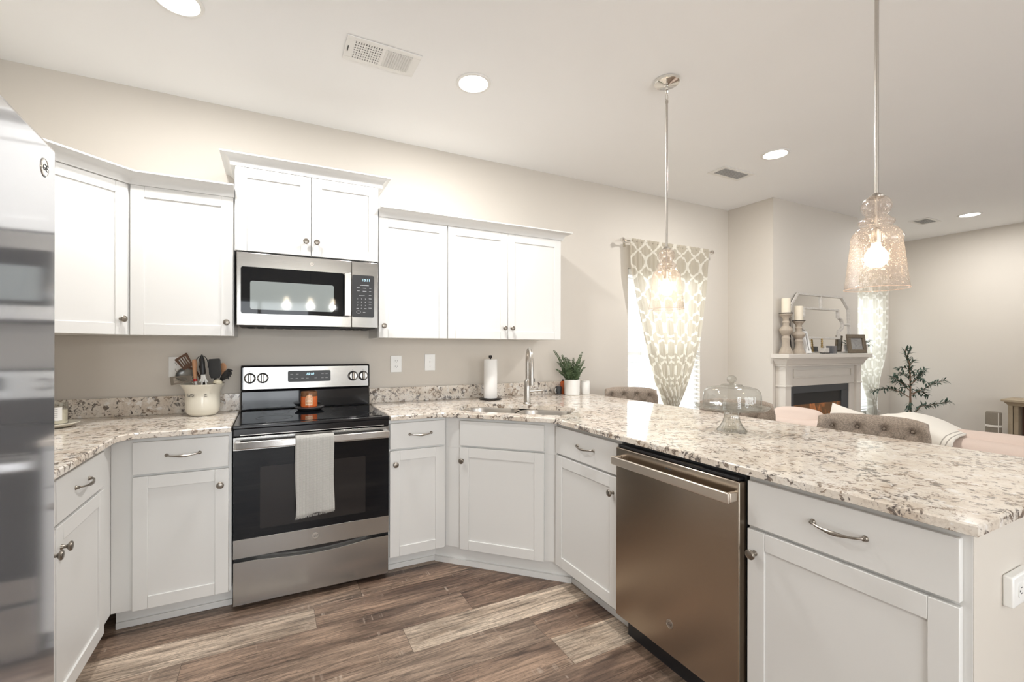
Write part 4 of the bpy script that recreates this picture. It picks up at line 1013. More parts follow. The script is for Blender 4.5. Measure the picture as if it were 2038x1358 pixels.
# strainer
u2 = ut('mesh_strainer', 'round wire mesh strainer resting at the left side of the crock', 'strainer')
C0 = Vector(U_(330, 500, 0.0)); ring = []; 
for i in range(32):
    a = 2*PI*i/32; ring.append(C0+Vector((0.052*math.cos(a), 0.02*math.sin(a), 0.041*math.sin(a))))
MB().tube(ring, 0.0025, 8, closed=True).build('rim', M_NICKEL, u2)
ms = MB(); vs = []; 
for j in range(6):
    r_ = math.cos(j/5*PI/2*0.95); dp = math.sin(j/5*PI/2)*0.03
    for i in range(32): a = 2*PI*i/32; vs.append(C0+Vector((0.051*math.cos(a)*r_, 0.02*math.sin(a)*r_+dp, 0.040*math.sin(a)*r_-dp*0.4)))
ms.add(vs, [(j*32+i, j*32+(i+1) % 32, (j+1)*32+(i+1) % 32, (j+1)*32+i) for j in range(5) for i in range(32)])
M_MESH = mat('wire_mesh', (0.30, 0.30, 0.29), 0.35, 0.8)
ms.build('mesh', M_MESH, u2)
MB().tube([U_(440, 600, 0.0), U_(520, 760, 0.02), U_(600, 1100, 0.03)], 0.004, 8).build('handle', M_NICKEL, u2)
MB().tube([U_(172, 455, -0.0), U_(150, 430, 0.0), U_(148, 400, 0.0)], 0.002, 6).build('rest_hook', M_NICKEL, u2)
# steel slotted turner in front
u3 = ut('steel_slotted_turner', 'shiny slotted steel turner hanging over the front left rim', 'spatula')
blade(u3, 'head', U_(545, 565, -0.04), U_(225, 615, -0.07), 0.032, 0.048, 0.002, M_PEWTER, 5)
MB().tube([U_(500, 600, -0.04), U_(560, 700, -0.02), U_(640, 1050, 0.02)], 0.004, 8).build('handle', M_CHROME, u3)
# whisk
u4 = ut('wire_whisk', 'black balloon whisk standing at the back of the crock', 'whisk')
wk = MB()
for a in (0, 0.8, 1.6, 2.4):
    c_ = math.cos(a); s_ = math.sin(a); pts = []
    for i in range(17):
        q = i/16*PI*1.16-PI*0.08; rr_ = 0.036*math.cos(PI-q) if True else 0
        pts.append((U_(575, 0)[0]+rr_*c_, 0.028+rr_*s_*0.8, 0.178-(300-672)*PX-0.015+0.057*max(math.sin(q), -0.6)))
    wk.tube(pts, 0.0014, 6)
wk.build('wires', M_BPLAST, u4)
MB().tube([U_(578, 330, 0.028), U_(600, 600, 0.03), U_(620, 1050, 0.035)], [0.012, 0.008, 0.008], 10).build('handle', M_BPLAST, u4)
# wooden handled tool
u5 = ut('wooden_handled_brush', 'orange wooden handle with a red collar and white bristles, head down in the crock', 'brush')
MB().tube([U_(540, 232, -0.02), U_(548, 300, -0.02), U_(556, 440, -0.022), U_(568, 580, -0.025)], [0.009, 0.0125, 0.0105, 0.009], 12).build('handle', M_WOODL, u5)
M_RED = mat('red_plastic', (0.5, 0.03, 0.02), 0.35)
MB().tube([U_(569, 585, -0.025), U_(575, 625, -0.026)], 0.0095, 12).build('collar', M_RED, u5)
MB().tube([U_(576, 627, -0.026), U_(590, 730, -0.02)], 0.007, 8).build('bristles', M_WPLAST, u5)
# black tongs
u6 = ut('kitchen_tongs', 'black-handled tool tapering to a point with a white whisk-like base, tallest in the crock', 'tongs')
MB().lathe([(0.0, 0.002), (0.0125, 0.0), (0.0145, 0.01), (0.0125, 0.045), (0.008, 0.085), (0.004, 0.104), (0.0045, 0.108), (0, 0.112)], 18, Matrix.Translation(U_(722, 498, -0.03)) @ Matrix.Rotation(-0.07, 4, 'Y')).build('handle', M_BPLAST, u6)
tn = MB()
for i, (tx, ty) in enumerate(((680, 640), (712, 690), (745, 640), (800, 688), (820, 640))): tn.tube([U_(722+(i-2)*12, 505, -0.03), U_((722+tx)/2+4, 580, -0.034), U_(tx, ty, -0.036)], 0.0042, 8)
tn.build('fingers', M_WPLAST, u6)
u7 = ut('black_ladle', 'glossy black ladle handle between the whisk and the tongs', 'ladle')
MB().tube([U_(625, 350, 0.0), U_(640, 480, 0.0), U_(650, 700, 0.01), U_(660, 1050, 0.02)], [0.012, 0.010, 0.007, 0.006], 12).build('handle', M_BLACK, u7)
u8 = ut('silicone_spatula', 'wide charcoal grey silicone spatula standing right of centre in the crock', 'spatula')
A = Vector(U_(885, 575, 0.0)); M = Matrix.Translation(A) @ Matrix.Rotation(-0.06, 4, 'Y') @ RX
M_CHAR = mat('charcoal_silicone', (0.045, 0.047, 0.05), 0.55)
MB().prism([(-0.025, 0), (0.022, 0), (0.034, 0.025), (0.0335, 0.104), (0.029, 0.110), (-0.029, 0.110), (-0.034, 0.106), (-0.0345, 0.025)], -0.003, 0.003, M).build('head', M_CHAR, u8, bevel=0.0025)
MB().tube([U_(885, 580, 0.0), U_(860, 720, 0.01), U_(820, 1050, 0.02)], 0.007, 10).build('handle', M_BPLAST, u8)
u9 = ut('wooden_spoon', 'wooden spoon whose edge shows right of the grey spatula', 'spoon')
MB().lathe([(0, -0.030), (0.012, -0.024), (0.020, -0.005), (0.020, 0.010), (0.012, 0.024), (0, 0.028)], 20, Matrix.Translation(U_(960, 385, 0.03)) @ Matrix.Diagonal((1, 0.35, 1, 1))).build('bowl', M_WOODL, u9)
MB().tube([U_(955, 470, 0.03), U_(930, 650, 0.03), U_(850, 1080, 0.03)], 0.005, 8).build('handle', M_WOODL, u9)
u10 = ut('pasta_server', 'black toothed pasta server leaning to the right over the rim', 'server')
M = Matrix.Translation(U_(1078, 512, 0.0)) @ Matrix.Rotation(R(44), 4, 'Y') @ Matrix.Diagonal((1, 0.5, 1, 1))
MB().lathe([(0, -0.048), (0.010, -0.040), (0.018, -0.015), (0.020, 0.008), (0.016, 0.028), (0, 0.038)], 24, M).build('head', M_BPLAST, u10)
tt = MB()
for (a, b_) in (((1150, 425), (1222, 440)), ((1160, 465), (1205, 500)), ((1140, 505), (1185, 545)), ((1115, 545), (1150, 590))):
    tt.tube([U_(a[0]-25, a[1]-8, -0.004), U_(a[0]+20, a[1]+2, -0.008), U_(b_[0]-12, (a[1]+b_[1])/2, -0.012), U_(b_[0], b_[1], -0.014)], [0.006, 0.0055, 0.0045, 0.003], 8)
tt.build('teeth', M_BPLAST, u10)
MB().tube([U_(1030, 555, 0), U_(960, 680, 0.0), U_(800, 1050, 0.01)], 0.006, 10).build('handle', M_BPLAST, u10)
u11 = ut('pale_scoop', 'pale olive scoop lying over the right front of the crock rim', 'scoop')
MB().lathe([(0.024, 0.0), (0.022, 0.010), (0.014, 0.018), (0.0, 0.021), ], 20, Matrix.Translation(U_(985, 655, -0.03)) @ Matrix.Rotation(R(8), 4, 'Y')).build('bowl', mat('pale_olive_plastic', (0.42, 0.38, 0.28), 0.4), u11)
MB().tube([U_(970, 660, -0.03), U_(900, 760, -0.02), U_(820, 1050, 0.0)], 0.004, 8).build('handle', M_NICKEL, u11)

# candle jar + dish at the fridge
dsh = thing('round_dish', 'round cream dish at the left end of the counter, under a candle jar', 'dish', (-0.935, -0.305, CT_))
MB().lathe([(0.0, 0.0005), (0.060, 0.0005), (0.078, 0.008), (0.098, 0.020), (0.0975, 0.023), (0.076, 0.013), (0.0, 0.011)], 48).build('dish', M_CERAM, dsh)
tag(dsh.children[0], None)
cn = thing('jar_candle', 'clear jar candle with a white label beside the fridge', 'candle', (-0.925, -0.305, CT_+0.0135))
MB().lathe([(0, 0.001), (0.042, 0.001), (0.045, 0.004), (0.045, 0.105), (0.0435, 0.105), (0.0435, 0.006), (0, 0.006)], 36).build('glass_jar', M_GLASS, cn)
MB().lathe([(0, 0.0065), (0.043, 0.0065), (0.043, 0.070), (0, 0.070)], 30).build('wax', M_WAX, cn)
lb = MB(); vs = []
for j in range(2):
    for i in range(13): a = -PI/2+RZC+(-0.75+1.5*i/12)+0.55; vs.append((0.0456*math.cos(a), 0.0456*math.sin(a), 0.022+0.062*j))
lb.add(vs, [(i, i+1, 14+i, 13+i) for i in range(12)]).build('label_sticker', M_WPAPER, cn, label='white paper label')
lb = MB()
for k_ in range(5):
    for i in range(8):
        a0 = -PI/2+RZC+0.55-0.4+0.8*i/8; a1 = a0+0.085
        z = 0.074-k_*0.009; vs = [(0.0459*math.cos(a0), 0.0459*math.sin(a0), z), (0.0459*math.cos(a1), 0.0459*math.sin(a1), z), (0.0459*math.cos(a1), 0.0459*math.sin(a1), z+0.0016), (0.0459*math.cos(a0), 0.0459*math.sin(a0), z+0.0016)]
        lb.add(vs, [(0, 1, 2, 3)])
lb.build('label_text', M_INK, cn)
# pumpkin-coloured candle on the stove
tv = thing('round_trivet', 'round black trivet with a raised top on the back of the cooktop', 'trivet', (0.203, -0.185, 0.9137))
MB().lathe([(0, 0.0004), (0.060, 0.0004), (0.068, 0.003), (0.076, 0.010), (0.083, 0.016), (0.083, 0.019), (0.078, 0.0185), (0.0, 0.016)], 48).build('plate', mat('matte_black_ceramic', (0.05, 0.05, 0.052), 0.3), tv)
oc = thing('orange_jar_candle', 'orange glass jar candle with a copper label on the black trivet', 'candle', (0.200, -0.188, 0.9305))
MB().lathe([(0, 0.0005), (0.043, 0.0005), (0.047, 0.006), (0.0475, 0.066)], 36, None, 0, True, False).build('jar', M_ORANGE, oc)
MB().lathe([(0.0475, 0.0662), (0.0475, 0.092), (0.046, 0.095), (0.044, 0.092), (0.0435, 0.070), (0, 0.070)], 36, None, 0, False, False).build('rim_glass', M_BROWNG, oc)
vs = []; nl = 14
for i in range(nl+1):
    s_ = i/nl*2-1; a = -PI/2-0.06+s_*0.48
    zt_ = 0.052+0.026*math.sqrt(max(0, 1-s_*s_)); vs += [(0.0481*math.cos(a), 0.0481*math.sin(a), 0.014), (0.0481*math.cos(a), 0.0481*math.sin(a), zt_)]
MB().add(vs, [(2*i, 2*i+2, 2*i+3, 2*i+1) for i in range(nl)]).build('label_sticker', M_COPPER, oc, label='arched copper label')
lm = MB()
for z, hw in ((0.062, 0.16), (0.052, 0.28), (0.044, 0.22), (0.036, 0.30), (0.028, 0.2), (0.019, 0.34)):
    for i in range(5):
        a0 = -PI/2-0.06-hw+2*hw*i/5; a1 = a0+2*hw/5*0.8
        lm.add([(0.0484*math.cos(a), 0.0484*math.sin(a), zz) for a, zz in ((a0, z), (a1, z), (a1, z+0.003), (a0, z+0.003))], [(0, 1, 2, 3)])
lm.build('label_text', M_WAX, oc)

# cake stand with dome
cs = thing('cake_stand', 'clear glass footed cake stand with ribbed stem on the peninsula', 'cake stand', (1.905, -1.785, CT_))
MB().lathe([(0.062, 0.0008), (0.060, 0.006), (0.048, 0.022), (0.036, 0.045), (0.030, 0.070), (0.029, 0.088), (0.036, 0.096)], 72, None, 0, True, False, 24, 0.045).build('pedestal', M_PRESSED, cs, ang=80)
MB().lathe([(0.0, 0.098), (0.10, 0.098), (0.145, 0.104), (0.154, 0.112), (0.156, 0.116), (0.153, 0.115), (0.143, 0.108), (0.10, 0.104), (0.0, 0.104)], 64).build('plate', M_PRESSED, cs, ang=80)
cdm = thing('cake_dome', 'clear glass cake dome with faceted knob sitting on the cake stand', 'cake dome', (1.905, -1.785, CT_+0.106))
MB().lathe([(0.122, 0.002), (0.1225, 0.03), (0.121, 0.06), (0.116, 0.080), (0.105, 0.092), (0.085, 0.098), (0.05, 0.102), (0.045, 0.107), (0.02, 0.108), (0.0, 0.108)], 72, None, 0, False, False).build('dome', M_GLASS, cdm, ang=80)
MB().lathe([(0.041, 0.108), (0.044, 0.109), (0.041, 0.111), (0.020, 0.112)], 40, None, 0, False, False).build('collar', M_PRESSED, cdm)
MB().lathe([(0.012, 0.1125), (0.010, 0.116), (0.018, 0.122), (0.0215, 0.134), (0.018, 0.146), (0.008, 0.152), (0, 0.153)], 9).build('knob', M_PRESSED, cdm, smooth=False)

# ------------------------------------------------------------------ counter stools
def stool(x, y, rz, label):
    s_ = thing('counter_stool', label, 'stool', (x, y, 0), R(rz), 'tufted counter stools along the peninsula')
    nu, nv = 56, 26; vs = []; W_, zb, zt = 0.208, 0.66, 0.974
    tu = []
    for r_ in range(4):
        n_ = 4 if r_ % 2 == 0 else 3
        for c_ in range(n_): tu.append((((c_-(n_-1)/2)*0.100), zt-0.060-r_*0.075))
    for j in range(nv+1):
        v_ = j/nv; z = zb+(zt-zb)*v_
        for i in range(nu+1):
            u_ = i/nu*2-1
            rad = 1-0.06*max(0, v_-0.80)/0.2*1.0
            X = u_*W_*rad; Y = -0.085*abs(u_)**3.0+0.020
            dz = 0
            for (tx, tz) in tu:
                d2 = (X-tx)**2+(z-tz)**2; Y += 0.026*math.exp(-d2/0.00040)
                for sx in (-1, 1):      # pleats running down from each button
                    px_, pz_ = X-tx, z-tz
                    if -0.075 < pz_ < 0.0:
                        ln = abs(px_-sx*(-pz_)*0.72); Y += 0.010*math.exp(-(ln/0.006)**2)
            edge = max(0, (v_-0.84)/0.16); Y += 0.040*edge**2.2
            e2 = max(0, (abs(u_)-0.90)/0.10); Y += 0.02*e2**2
            zz = z-0.016*abs(u_)**6
            vs.append((X, Y, zz))
    k_ = (nu+1)*(nv+1)
    front = [(j*(nu+1)+i, j*(nu+1)+i+1, (j+1)*(nu+1)+i+1, (j+1)*(nu+1)+i) for j in range(nv) for i in range(nu)]
    for j in range(nv+1):
        for i in range(nu+1):
            u_ = i/nu*2-1; v_ = j/nv
            vs.append((u_*W_*0.985, -0.085*abs(u_)**3+0.098, zb+(zt-zb-0.006)*v_-0.014*abs(u_)**6))
    back = [(k_+a, k_+d_, k_+c_, k_+b_) for a, b_, c_, d_ in front]
    sid = []
    for j in range(nv):
        a = j*(nu+1); b_ = (j+1)*(nu+1); sid += [(a, b_, k_+b_, k_+a), (a+nu, k_+a+nu, k_+b_+nu, b_+nu)]
    for i in range(nu):
        a = nv*(nu+1)+i; sid += [(a, a+1, k_+a+1, k_+a), (i, k_+i, k_+i+1, i+1)]
    MB().add(vs, front+back+sid).build('backrest', M_TWEED, s_, ang=75, bevel=0.012, seg=3)
    for (tx, tz) in tu[:7]:
        Y = -0.085*abs(tx/W_)**3+0.020+0.024
        MB().lathe([(0.0075, 0), (0.006, 0.004), (0, 0.0055)], 12, Matrix.Translation((tx, Y, tz)) @ RX).build('button', M_TWEED, s_)
    bx(-0.22, -0.36, 0.585, 0.22, 0.03, 0.66).build('seat', M_TWEED, s_, bevel=0.02, seg=3)
    bx(-0.20, -0.34, 0.55, 0.20, 0.02, 0.5845).build('seat_frame', M_WOODD, s_, bevel=0.004)
    for sx in (-1, 1):
        for (ya, yb) in ((-0.32, -0.35), (0.0, 0.05)):
            MB().cyl((sx*0.21, yb, 0.0), (sx*0.185, ya, 0.5495), 0.014, 10, r2=0.02).build('leg', M_WOODD, s_)
    MB().cyl((-0.20, -0.338, 0.2), (0.20, -0.338, 0.2), 0.010, 10).build('footrest', M_WOODD, s_)
    return s_
stool(2.545, -2.045, -66, 'nearest brown tweed tufted stool behind the peninsula, in front of the sofa')
stool(2.58, -1.325, -48, 'middle brown tweed tufted stool, behind the glass cake dome')
stool(2.60, -0.385, -38, 'farthest brown tweed tufted stool, by the kitchen wall left of the curtain')

# ------------------------------------------------------------------ living room
sf = thing('sofa', 'blush pink upholstered sofa with its back to the kitchen', 'sofa', (4.2, -1.7, 0))
bm_ = MB()
def soft(m, x0, y0, z0, x1, y1, z1, nx=8, ny=20, nz=8, puff=0.03, seed=0, r=0.06):
    cx_, cy_, cz_ = (x0+x1)/2, (y0+y1)/2, (z0+z1)/2; hx, hy, hz = (x1-x0)/2, (y1-y0)/2, (z1-z0)/2
    vid = {}; vs = []; fs = []
    def vert(i, j, k_):
        key = (i, j, k_)
        if key in vid: return vid[key]
        p = Vector((i/nx*2-1, j/ny*2-1, k_/nz*2-1)); q = Vector((p.x*hx, p.y*hy, p.z*hz)); c_ = Vector((max(-hx+r, min(hx-r, q.x)), max(-hy+r, min(hy-r, q.y)), max(-hz+r, min(hz-r, q.z))))
        d = q-c_
        if d.length > 1e-6: q = c_+d.normalized()*r*min(1, d.length/r*1.0 if d.length < r else 1)
        bulge = (1-p.x**2)*(1-p.y**2) if abs(p.z) > 0.99 else ((1-p.z**2)*(1-p.y**2) if abs(p.x) > 0.99 else 0)
        n_ = Vector((p.x**5, p.y**5, p.z**5)).normalized()
        q += n_*puff*bulge+n_*0.006*noise.noise(Vector((q.x*6+seed, q.y*6, q.z*6)))
        vid[key] = len(vs); vs.append((q.x+cx_, q.y+cy_, q.z+cz_)); return vid[key]
    for i in range(nx):
        for j in range(ny): fs += [(vert(i, j, 0), vert(i, j+1, 0), vert(i+1, j+1, 0), vert(i+1, j, 0)), (vert(i, j, nz), vert(i+1, j, nz), vert(i+1, j+1, nz), vert(i, j+1, nz))]
    for i in range(nx):
        for k_ in range(nz): fs += [(vert(i, 0, k_), vert(i+1, 0, k_), vert(i+1, 0, k_+1), vert(i, 0, k_+1)), (vert(i, ny, k_), vert(i, ny, k_+1), vert(i+1, ny, k_+1), vert(i+1, ny, k_))]
    for j in range(ny):
        for k_ in range(nz): fs += [(vert(0, j, k_), vert(0, j, k_+1), vert(0, j+1, k_+1), vert(0, j+1, k_)), (vert(nx, j, k_), vert(nx, j+1, k_), vert(nx, j+1, k_+1), vert(nx, j, k_+1))]
    m.add(vs, fs); return m
soft(MB(), 3.80, -3.0, 0.10, 4.06, -0.72, 0.70, ny=40).build('back', M_PINK, sf, world=True, ang=180)
soft(MB(), 3.82, -0.90, 0.10, 4.75, -0.66, 0.60).build('arm', M_PINK, sf, world=True, ang=180)
soft(MB(), 3.82, -3.2, 0.10, 4.75, -2.96, 0.60).build('arm', M_PINK, sf, world=True, ang=180)
soft(MB(), 4.07, -2.95, 0.10, 4.76, -0.91, 0.44, ny=30).build('seat', M_PINK, sf, world=True, ang=180)
for i, (ya, yb) in enumerate(((-1.10, -0.66), (-1.50, -1.12), (-2.90, -1.52))):
    soft(MB(), 3.90, ya, 0.42, 4.12, yb, (0.765, 0.72, 0.745)[i], ny=14, puff=0.03, seed=i*3, r=0.09).build('back_cushion', M_PINK, sf, world=True, ang=180)
for (x, y) in ((3.86, -0.75), (4.68, -0.75), (3.86, -3.1), (4.68, -3.1)): MB().cyl((x, y, 0), (x, y, 0.105), 0.02, 10).build('foot', M_WOODD, sf, world=True)
cp_ = thing('throw_pillow', 'cream square pillow peaking over the sofa back in front of the fireplace', 'pillow', (4.02, -1.27, 0.45))
M = Matrix.Translation((4.06, -1.27, 0.60)) @ Matrix.Rotation(R(12), 4, 'X') @ Matrix.Rotation(R(10), 4, 'Y')
vs = []; n_ = 16
for side in (1, -1):
    for j in range(n_+1):
        for i in range(n_+1):
            a, b_ = i/n_*2-1, j/n_*2-1; k_ = (1-a*a)**0.6*(1-b_*b_)**0.6 if abs(a) < 1 and abs(b_) < 1 else 0
            s1 = 1-0.06*(1-b_*b_); s2 = 1-0.06*(1-a*a); vs.append(M @ Vector((side*0.075*k_, a*0.215*s1, b_*0.215*s2)))
k_ = (n_+1)**2; f1 = [(j*(n_+1)+i, j*(n_+1)+i+1, (j+1)*(n_+1)+i+1, (j+1)*(n_+1)+i) for j in range(n_) for i in range(n_)]
MB().add(vs, f1+[(k_+a, k_+d_, k_+c_, k_+b_) for a, b_, c_, d_ in f1]).build('cover', M_PILLOW, cp_, world=True, ang=180)
# throw blanket over the sofa back
tb = thing('throw_blanket', 'cream throw with dark stripes draped over the sofa back', 'blanket', (3.93, -1.80, 0.6))
M_THROW = cloth('striped_cream_throw', (0.78, 0.735, 0.66), 0.95, 220, 0.2, 0.04)
t = NT(M_THROW); v = t.coord(); sx_ = t.new('ShaderNodeSeparateXYZ'); t.link(v, sx_.inputs[0])
yy = t.math('ADD', sx_.outputs[1], t.math('MULTIPLY', sx_.outputs[2], 0.35))
st_ = None
for c0 in (-0.075, -0.048, -0.110):
    dd_ = t.math('LESS_THAN', t.math('ABSOLUTE', t.math('SUBTRACT', yy, c0)), 0.0035); st_ = dd_ if st_ is None else t.math('MAXIMUM', st_, dd_)
t.link(t.mix(t.math('MULTIPLY', st_, 0.75), (0.78, 0.735, 0.66), (0.25, 0.22, 0.19)), t.b.inputs['Base Color'])
vs = []; nu, nv = 24, 30
for j in range(nv+1):
    s_ = j/nv*0.95
    for i in range(nu+1):
        u_ = i/nu; y = -1.52-0.42*u_; hump = 0.845-0.10*abs(u_-0.25)*1.3-0.03*math.sin(u_*9)*0.3
        if s_ < 0.45: x = 3.778; z = hump-(0.45-s_)-0.03; x -= 0.01*math.sin(u_*12+s_*5)
        elif s_ < 0.62: q = (s_-0.45)/0.17*PI; x = 3.965-0.187*math.cos(q); z = hump-0.03+0.03*math.sin(q)
        else: x = 4.152+0.02; z = hump-0.03-(s_-0.62)
        vs.append((x, y, z))
o = MB().add(vs, [(j*(nu+1)+i, (j+1)*(nu+1)+i, (j+1)*(nu+1)+i+1, j*(nu+1)+i+1) for j in range(nv) for i in range(nu)]).build('blanket', M_THROW, tb, world=True, ang=180)
md = o.modifiers.new('s', 'SOLIDIFY'); md.thickness = 0.012

# fireplace
FY_ = -0.4815
fp = thing('fireplace', 'white fireplace mantel and surround, its shade painted in as beige, with a black electric firebox', 'fireplace', (5.0, FY_, 0))
sh = sweep([(4.345, FY_), (4.345, -0.582), (5.708, -0.582), (5.708, FY_)], [(-0.02, 1.12), (0.004, 1.12), (0.006, 1.135), (0.014, 1.140), (0.020, 1.160), (0.034, 1.185), (0.040, 1.188), (0.040, 1.1995), (-0.02, 1.1995)])
sh.build('cornice', M_MANTEL, fp, world=True, ang=30)
MB().box(4.275, -0.650, 1.200, 5.775, FY_, 1.2425).build('mantel_shelf', M_MANTEL, fp, world=True, bevel=0.004)
MB().box(4.442, -0.552, 0.925, 5.61, FY_, 1.119).build('frieze', M_MANTEL, fp, world=True, bevel=0.002)
pn = MB(); a0, a1, b0, b1 = 4.51, 5.545, 1.005, 1.090
pn.box(a0, -0.562, b0, a1, -0.5522, b0+0.010).box(a0, -0.562, b1-0.010, a1, -0.5522, b1).box(a0, -0.562, b0+0.01, a0+0.010, -0.5522, b1-0.01).box(a1-0.010, -0.562, b0+0.01, a1, -0.5522, b1-0.01)
pn.build('frieze_molding', M_MANTEL, fp, world=True, bevel=0.002)
for (xa, xb) in ((4.352, 4.4415), (5.6105, 5.70)):
    m = MB(); m.box(xa, -0.576, 0.0, xb, FY_, 1.1195); m.box(xa-0.008, -0.584, 0.925, xb+0.008, FY_, 0.94); m.box(xa-0.01, -0.586, 0, xb+0.01, FY_, 0.12)
    m.build('pilaster', M_MANTEL, fp, world=True, bevel=0.002)
m = MB(); m.box(4.442, -0.551, 0, 4.480, FY_, 0.924).box(5.515, -0.551, 0, 5.610, FY_, 0.924); m.build('surround', M_MANTEL, fp, world=True, bevel=0.001)
fb = MB(); fb.box(4.4805, -0.543, 0.853, 5.5145, -0.530, 0.9235).box(4.4805, -0.543, 0.10, 4.537, -0.530, 0.8525).box(5.385, -0.543, 0.10, 5.5145, -0.530, 0.8525).box(4.4805, -0.543, 0.0, 5.5145, -0.530, 0.0995)
fb.box(4.4805, -0.5295, 0.0, 5.5145, FY_, 0.9235); fbo = fb.build('firebox', M_DGREY, fp, world=True, bevel=0.001)
MB().box(4.538, -0.5345, 0.738, 5.384, -0.5305, 0.8522).build('louvre_panel', M_SLOT, fp, world=True)
M_FIRE = mat('amber_firebrick', (0.10, 0.055, 0.03), 0.35); t = NT(M_FIRE); v = t.coord(scale=(5, 1, 2.2))
nz_ = t.ramp(t.noise(v, 2.2, 4, 0.7, 1.0), [(0.50, 0.0), (0.70, 1.0)])
t.link(t.mix(nz_, (0.10, 0.05, 0.02), (1.0, 0.30, 0.08)), t.b.inputs['Emission Color']); t.b.inputs['Emission Strength'].default_value = 0.55
MB().box(4.540, -0.5335, 0.10, 5.382, -0.5302, 0.737).build('flame_screen', M_FIRE, fp, world=True)

# things on the mantel
MZ = 1.243
def turned(x, y, h, label, s_=1.0):
    t_ = thing('candlestick', label, 'candlestick', (x, y, MZ), 0, 'turned candlesticks on the mantel')
    pr = [(0, 0.001), (0.060, 0.001), (0.060, 0.012), (0.048, 0.05), (0.034, 0.10), (0.032, 0.15), (0.038, 0.19), (0.033, 0.20), (0.030, 0.22), (0.052, 0.26), (0.058, 0.285), (0.050, 0.315), (0.030, 0.335), (0.027, 0.36), (0.034, 0.385), (0.026, 0.40), (0.027, 0.43), (0.045, 0.465), (0.052, 0.475), (0.052, 0.490), (0, 0.490)]
    k_ = h/0.49; MB().lathe([(r*s_, z*k_) for r, z in pr], 36).build('turned_base', M_WASH, t_)
    MB().lathe([(0, h+0.0005), (0.058*s_, h+0.0005), (0.060*s_, h+0.005), (0, h+0.005)], 32).build('drip_plate', M_IRON, t_)
    return t_
turned(4.395, -0.553, 0.385, 'taller whitewashed turned wooden candlestick at the left end of the mantel')
turned(4.535, -0.590, 0.315, 'shorter whitewashed turned wooden candlestick right of the taller one', 0.95)
for x, y, h, L, r_, lab in ((4.395, -0.553, 0.391, 0.140, 0.038, 'ivory pillar candle on the taller candlestick'), (4.535, -0.590, 0.321, 0.138, 0.036, 'ivory pillar candle on the shorter candlestick')):
    t_ = thing('pillar_candle', lab, 'candle', (x, y, MZ+h), 0, 'pillar candles on the mantel')
    MB().lathe([(0, 0), (r_, 0), (r_, L-0.003), (r_-0.004, L), (r_-0.012, L-0.006), (0, L-0.008)], 32).build('wax', M_WAX, t_)
    MB().cyl((0, 0, L-0.009), (0, 0, L+0.004), 0.0012, 6).build('wick', M_SLOT, t_)
# mirror (leaning), local x along wall, y up the tilt
mr = thing('mantel_mirror', 'large angular silver-framed mirror with an inner quatrefoil frame, leaning on the mantel', 'mirror', (5.08, -0.52, MZ))
TM = Matrix.Translation((5.08, -0.516, MZ+0.004)) @ Matrix.Rotation(R(90-2.4), 4, 'X')
H_ = 0.595; OW = 0.52
outer = [(-OW, 0), (OW, 0), (OW, H_-0.12), (OW-0.12, H_), (-OW+0.12, H_), (-OW, H_-0.12)]
MB().prism(outer, -0.012, 0.0, TM).build('backboard', M_DGREY, mr, world=True)
MB().prism([(x*0.985, y*0.985+0.004) for x, y in outer], 0.0003, 0.002, TM).build('mirror_glass', M_MIRROR, mr, world=True)
def strip(m, pts, w_=0.026, th=0.016, closed=False):
    n_ = len(pts)
    for i in range(n_ if closed else n_-1):
        a = Vector(pts[i]); b_ = Vector(pts[(i+1) % n_]); d = b_-a; L = d.length; d.normalize(); nrm = Vector((-d.y, d.x))
        q = [a+nrm*w_/2, a-nrm*w_/2, b_-nrm*w_/2, b_+nrm*w_/2]
        m.add([TM @ Vector((p.x, p.y, 0.0022)) for p in q]+[TM @ Vector((*(p+(a+b_-2*p).normalized()*0.0+nrm*(-0.004 if k_ in (0, 3) else 0.004)), th)) for k_, p in enumerate(q)],
              [(0, 3, 2, 1), (4, 5, 6, 7), (0, 1, 5, 4), (1, 2, 6, 5), (2, 3, 7, 6), (3, 0, 4, 7)][::1])
o_ = MB(); strip(o_, outer, closed=True); o_.build('outer_frame', M_DISTR, mr, world=True)
zc = 0.305; iw = 0.31
inner = [(-iw, 0.155), (iw, 0.155), (iw, 0.235)]+[(iw+0.085*math.sin(a), zc-0.07*math.cos(a)) for a in [PI*i/8 for i in range(9)]]+[(iw, 0.375), (iw, 0.455), (-iw, 0.455), (-iw, 0.375)]+[(-iw-0.085*math.sin(a), zc+0.07*math.cos(a)) for a in [PI*i/8 for i in range(9)]]+[(-iw, 0.235)]
o_ = MB(); strip(o_, inner, 0.024, 0.018, True); o_.build('inner_frame', M_DISTR, mr, world=True)
o_ = MB(); strip(o_, [(0, 0.455), (0, H_)], 0.022, 0.0155); strip(o_, [(0, 0), (0, 0.155)], 0.022, 0.0155); strip(o_, [(iw+0.085, zc), (OW, zc)], 0.022, 0.0155); strip(o_, [(-OW, zc), (-iw-0.085, zc)], 0.022, 0.0155)
o_.build('connecting_bars', M_DISTR, mr, world=True)
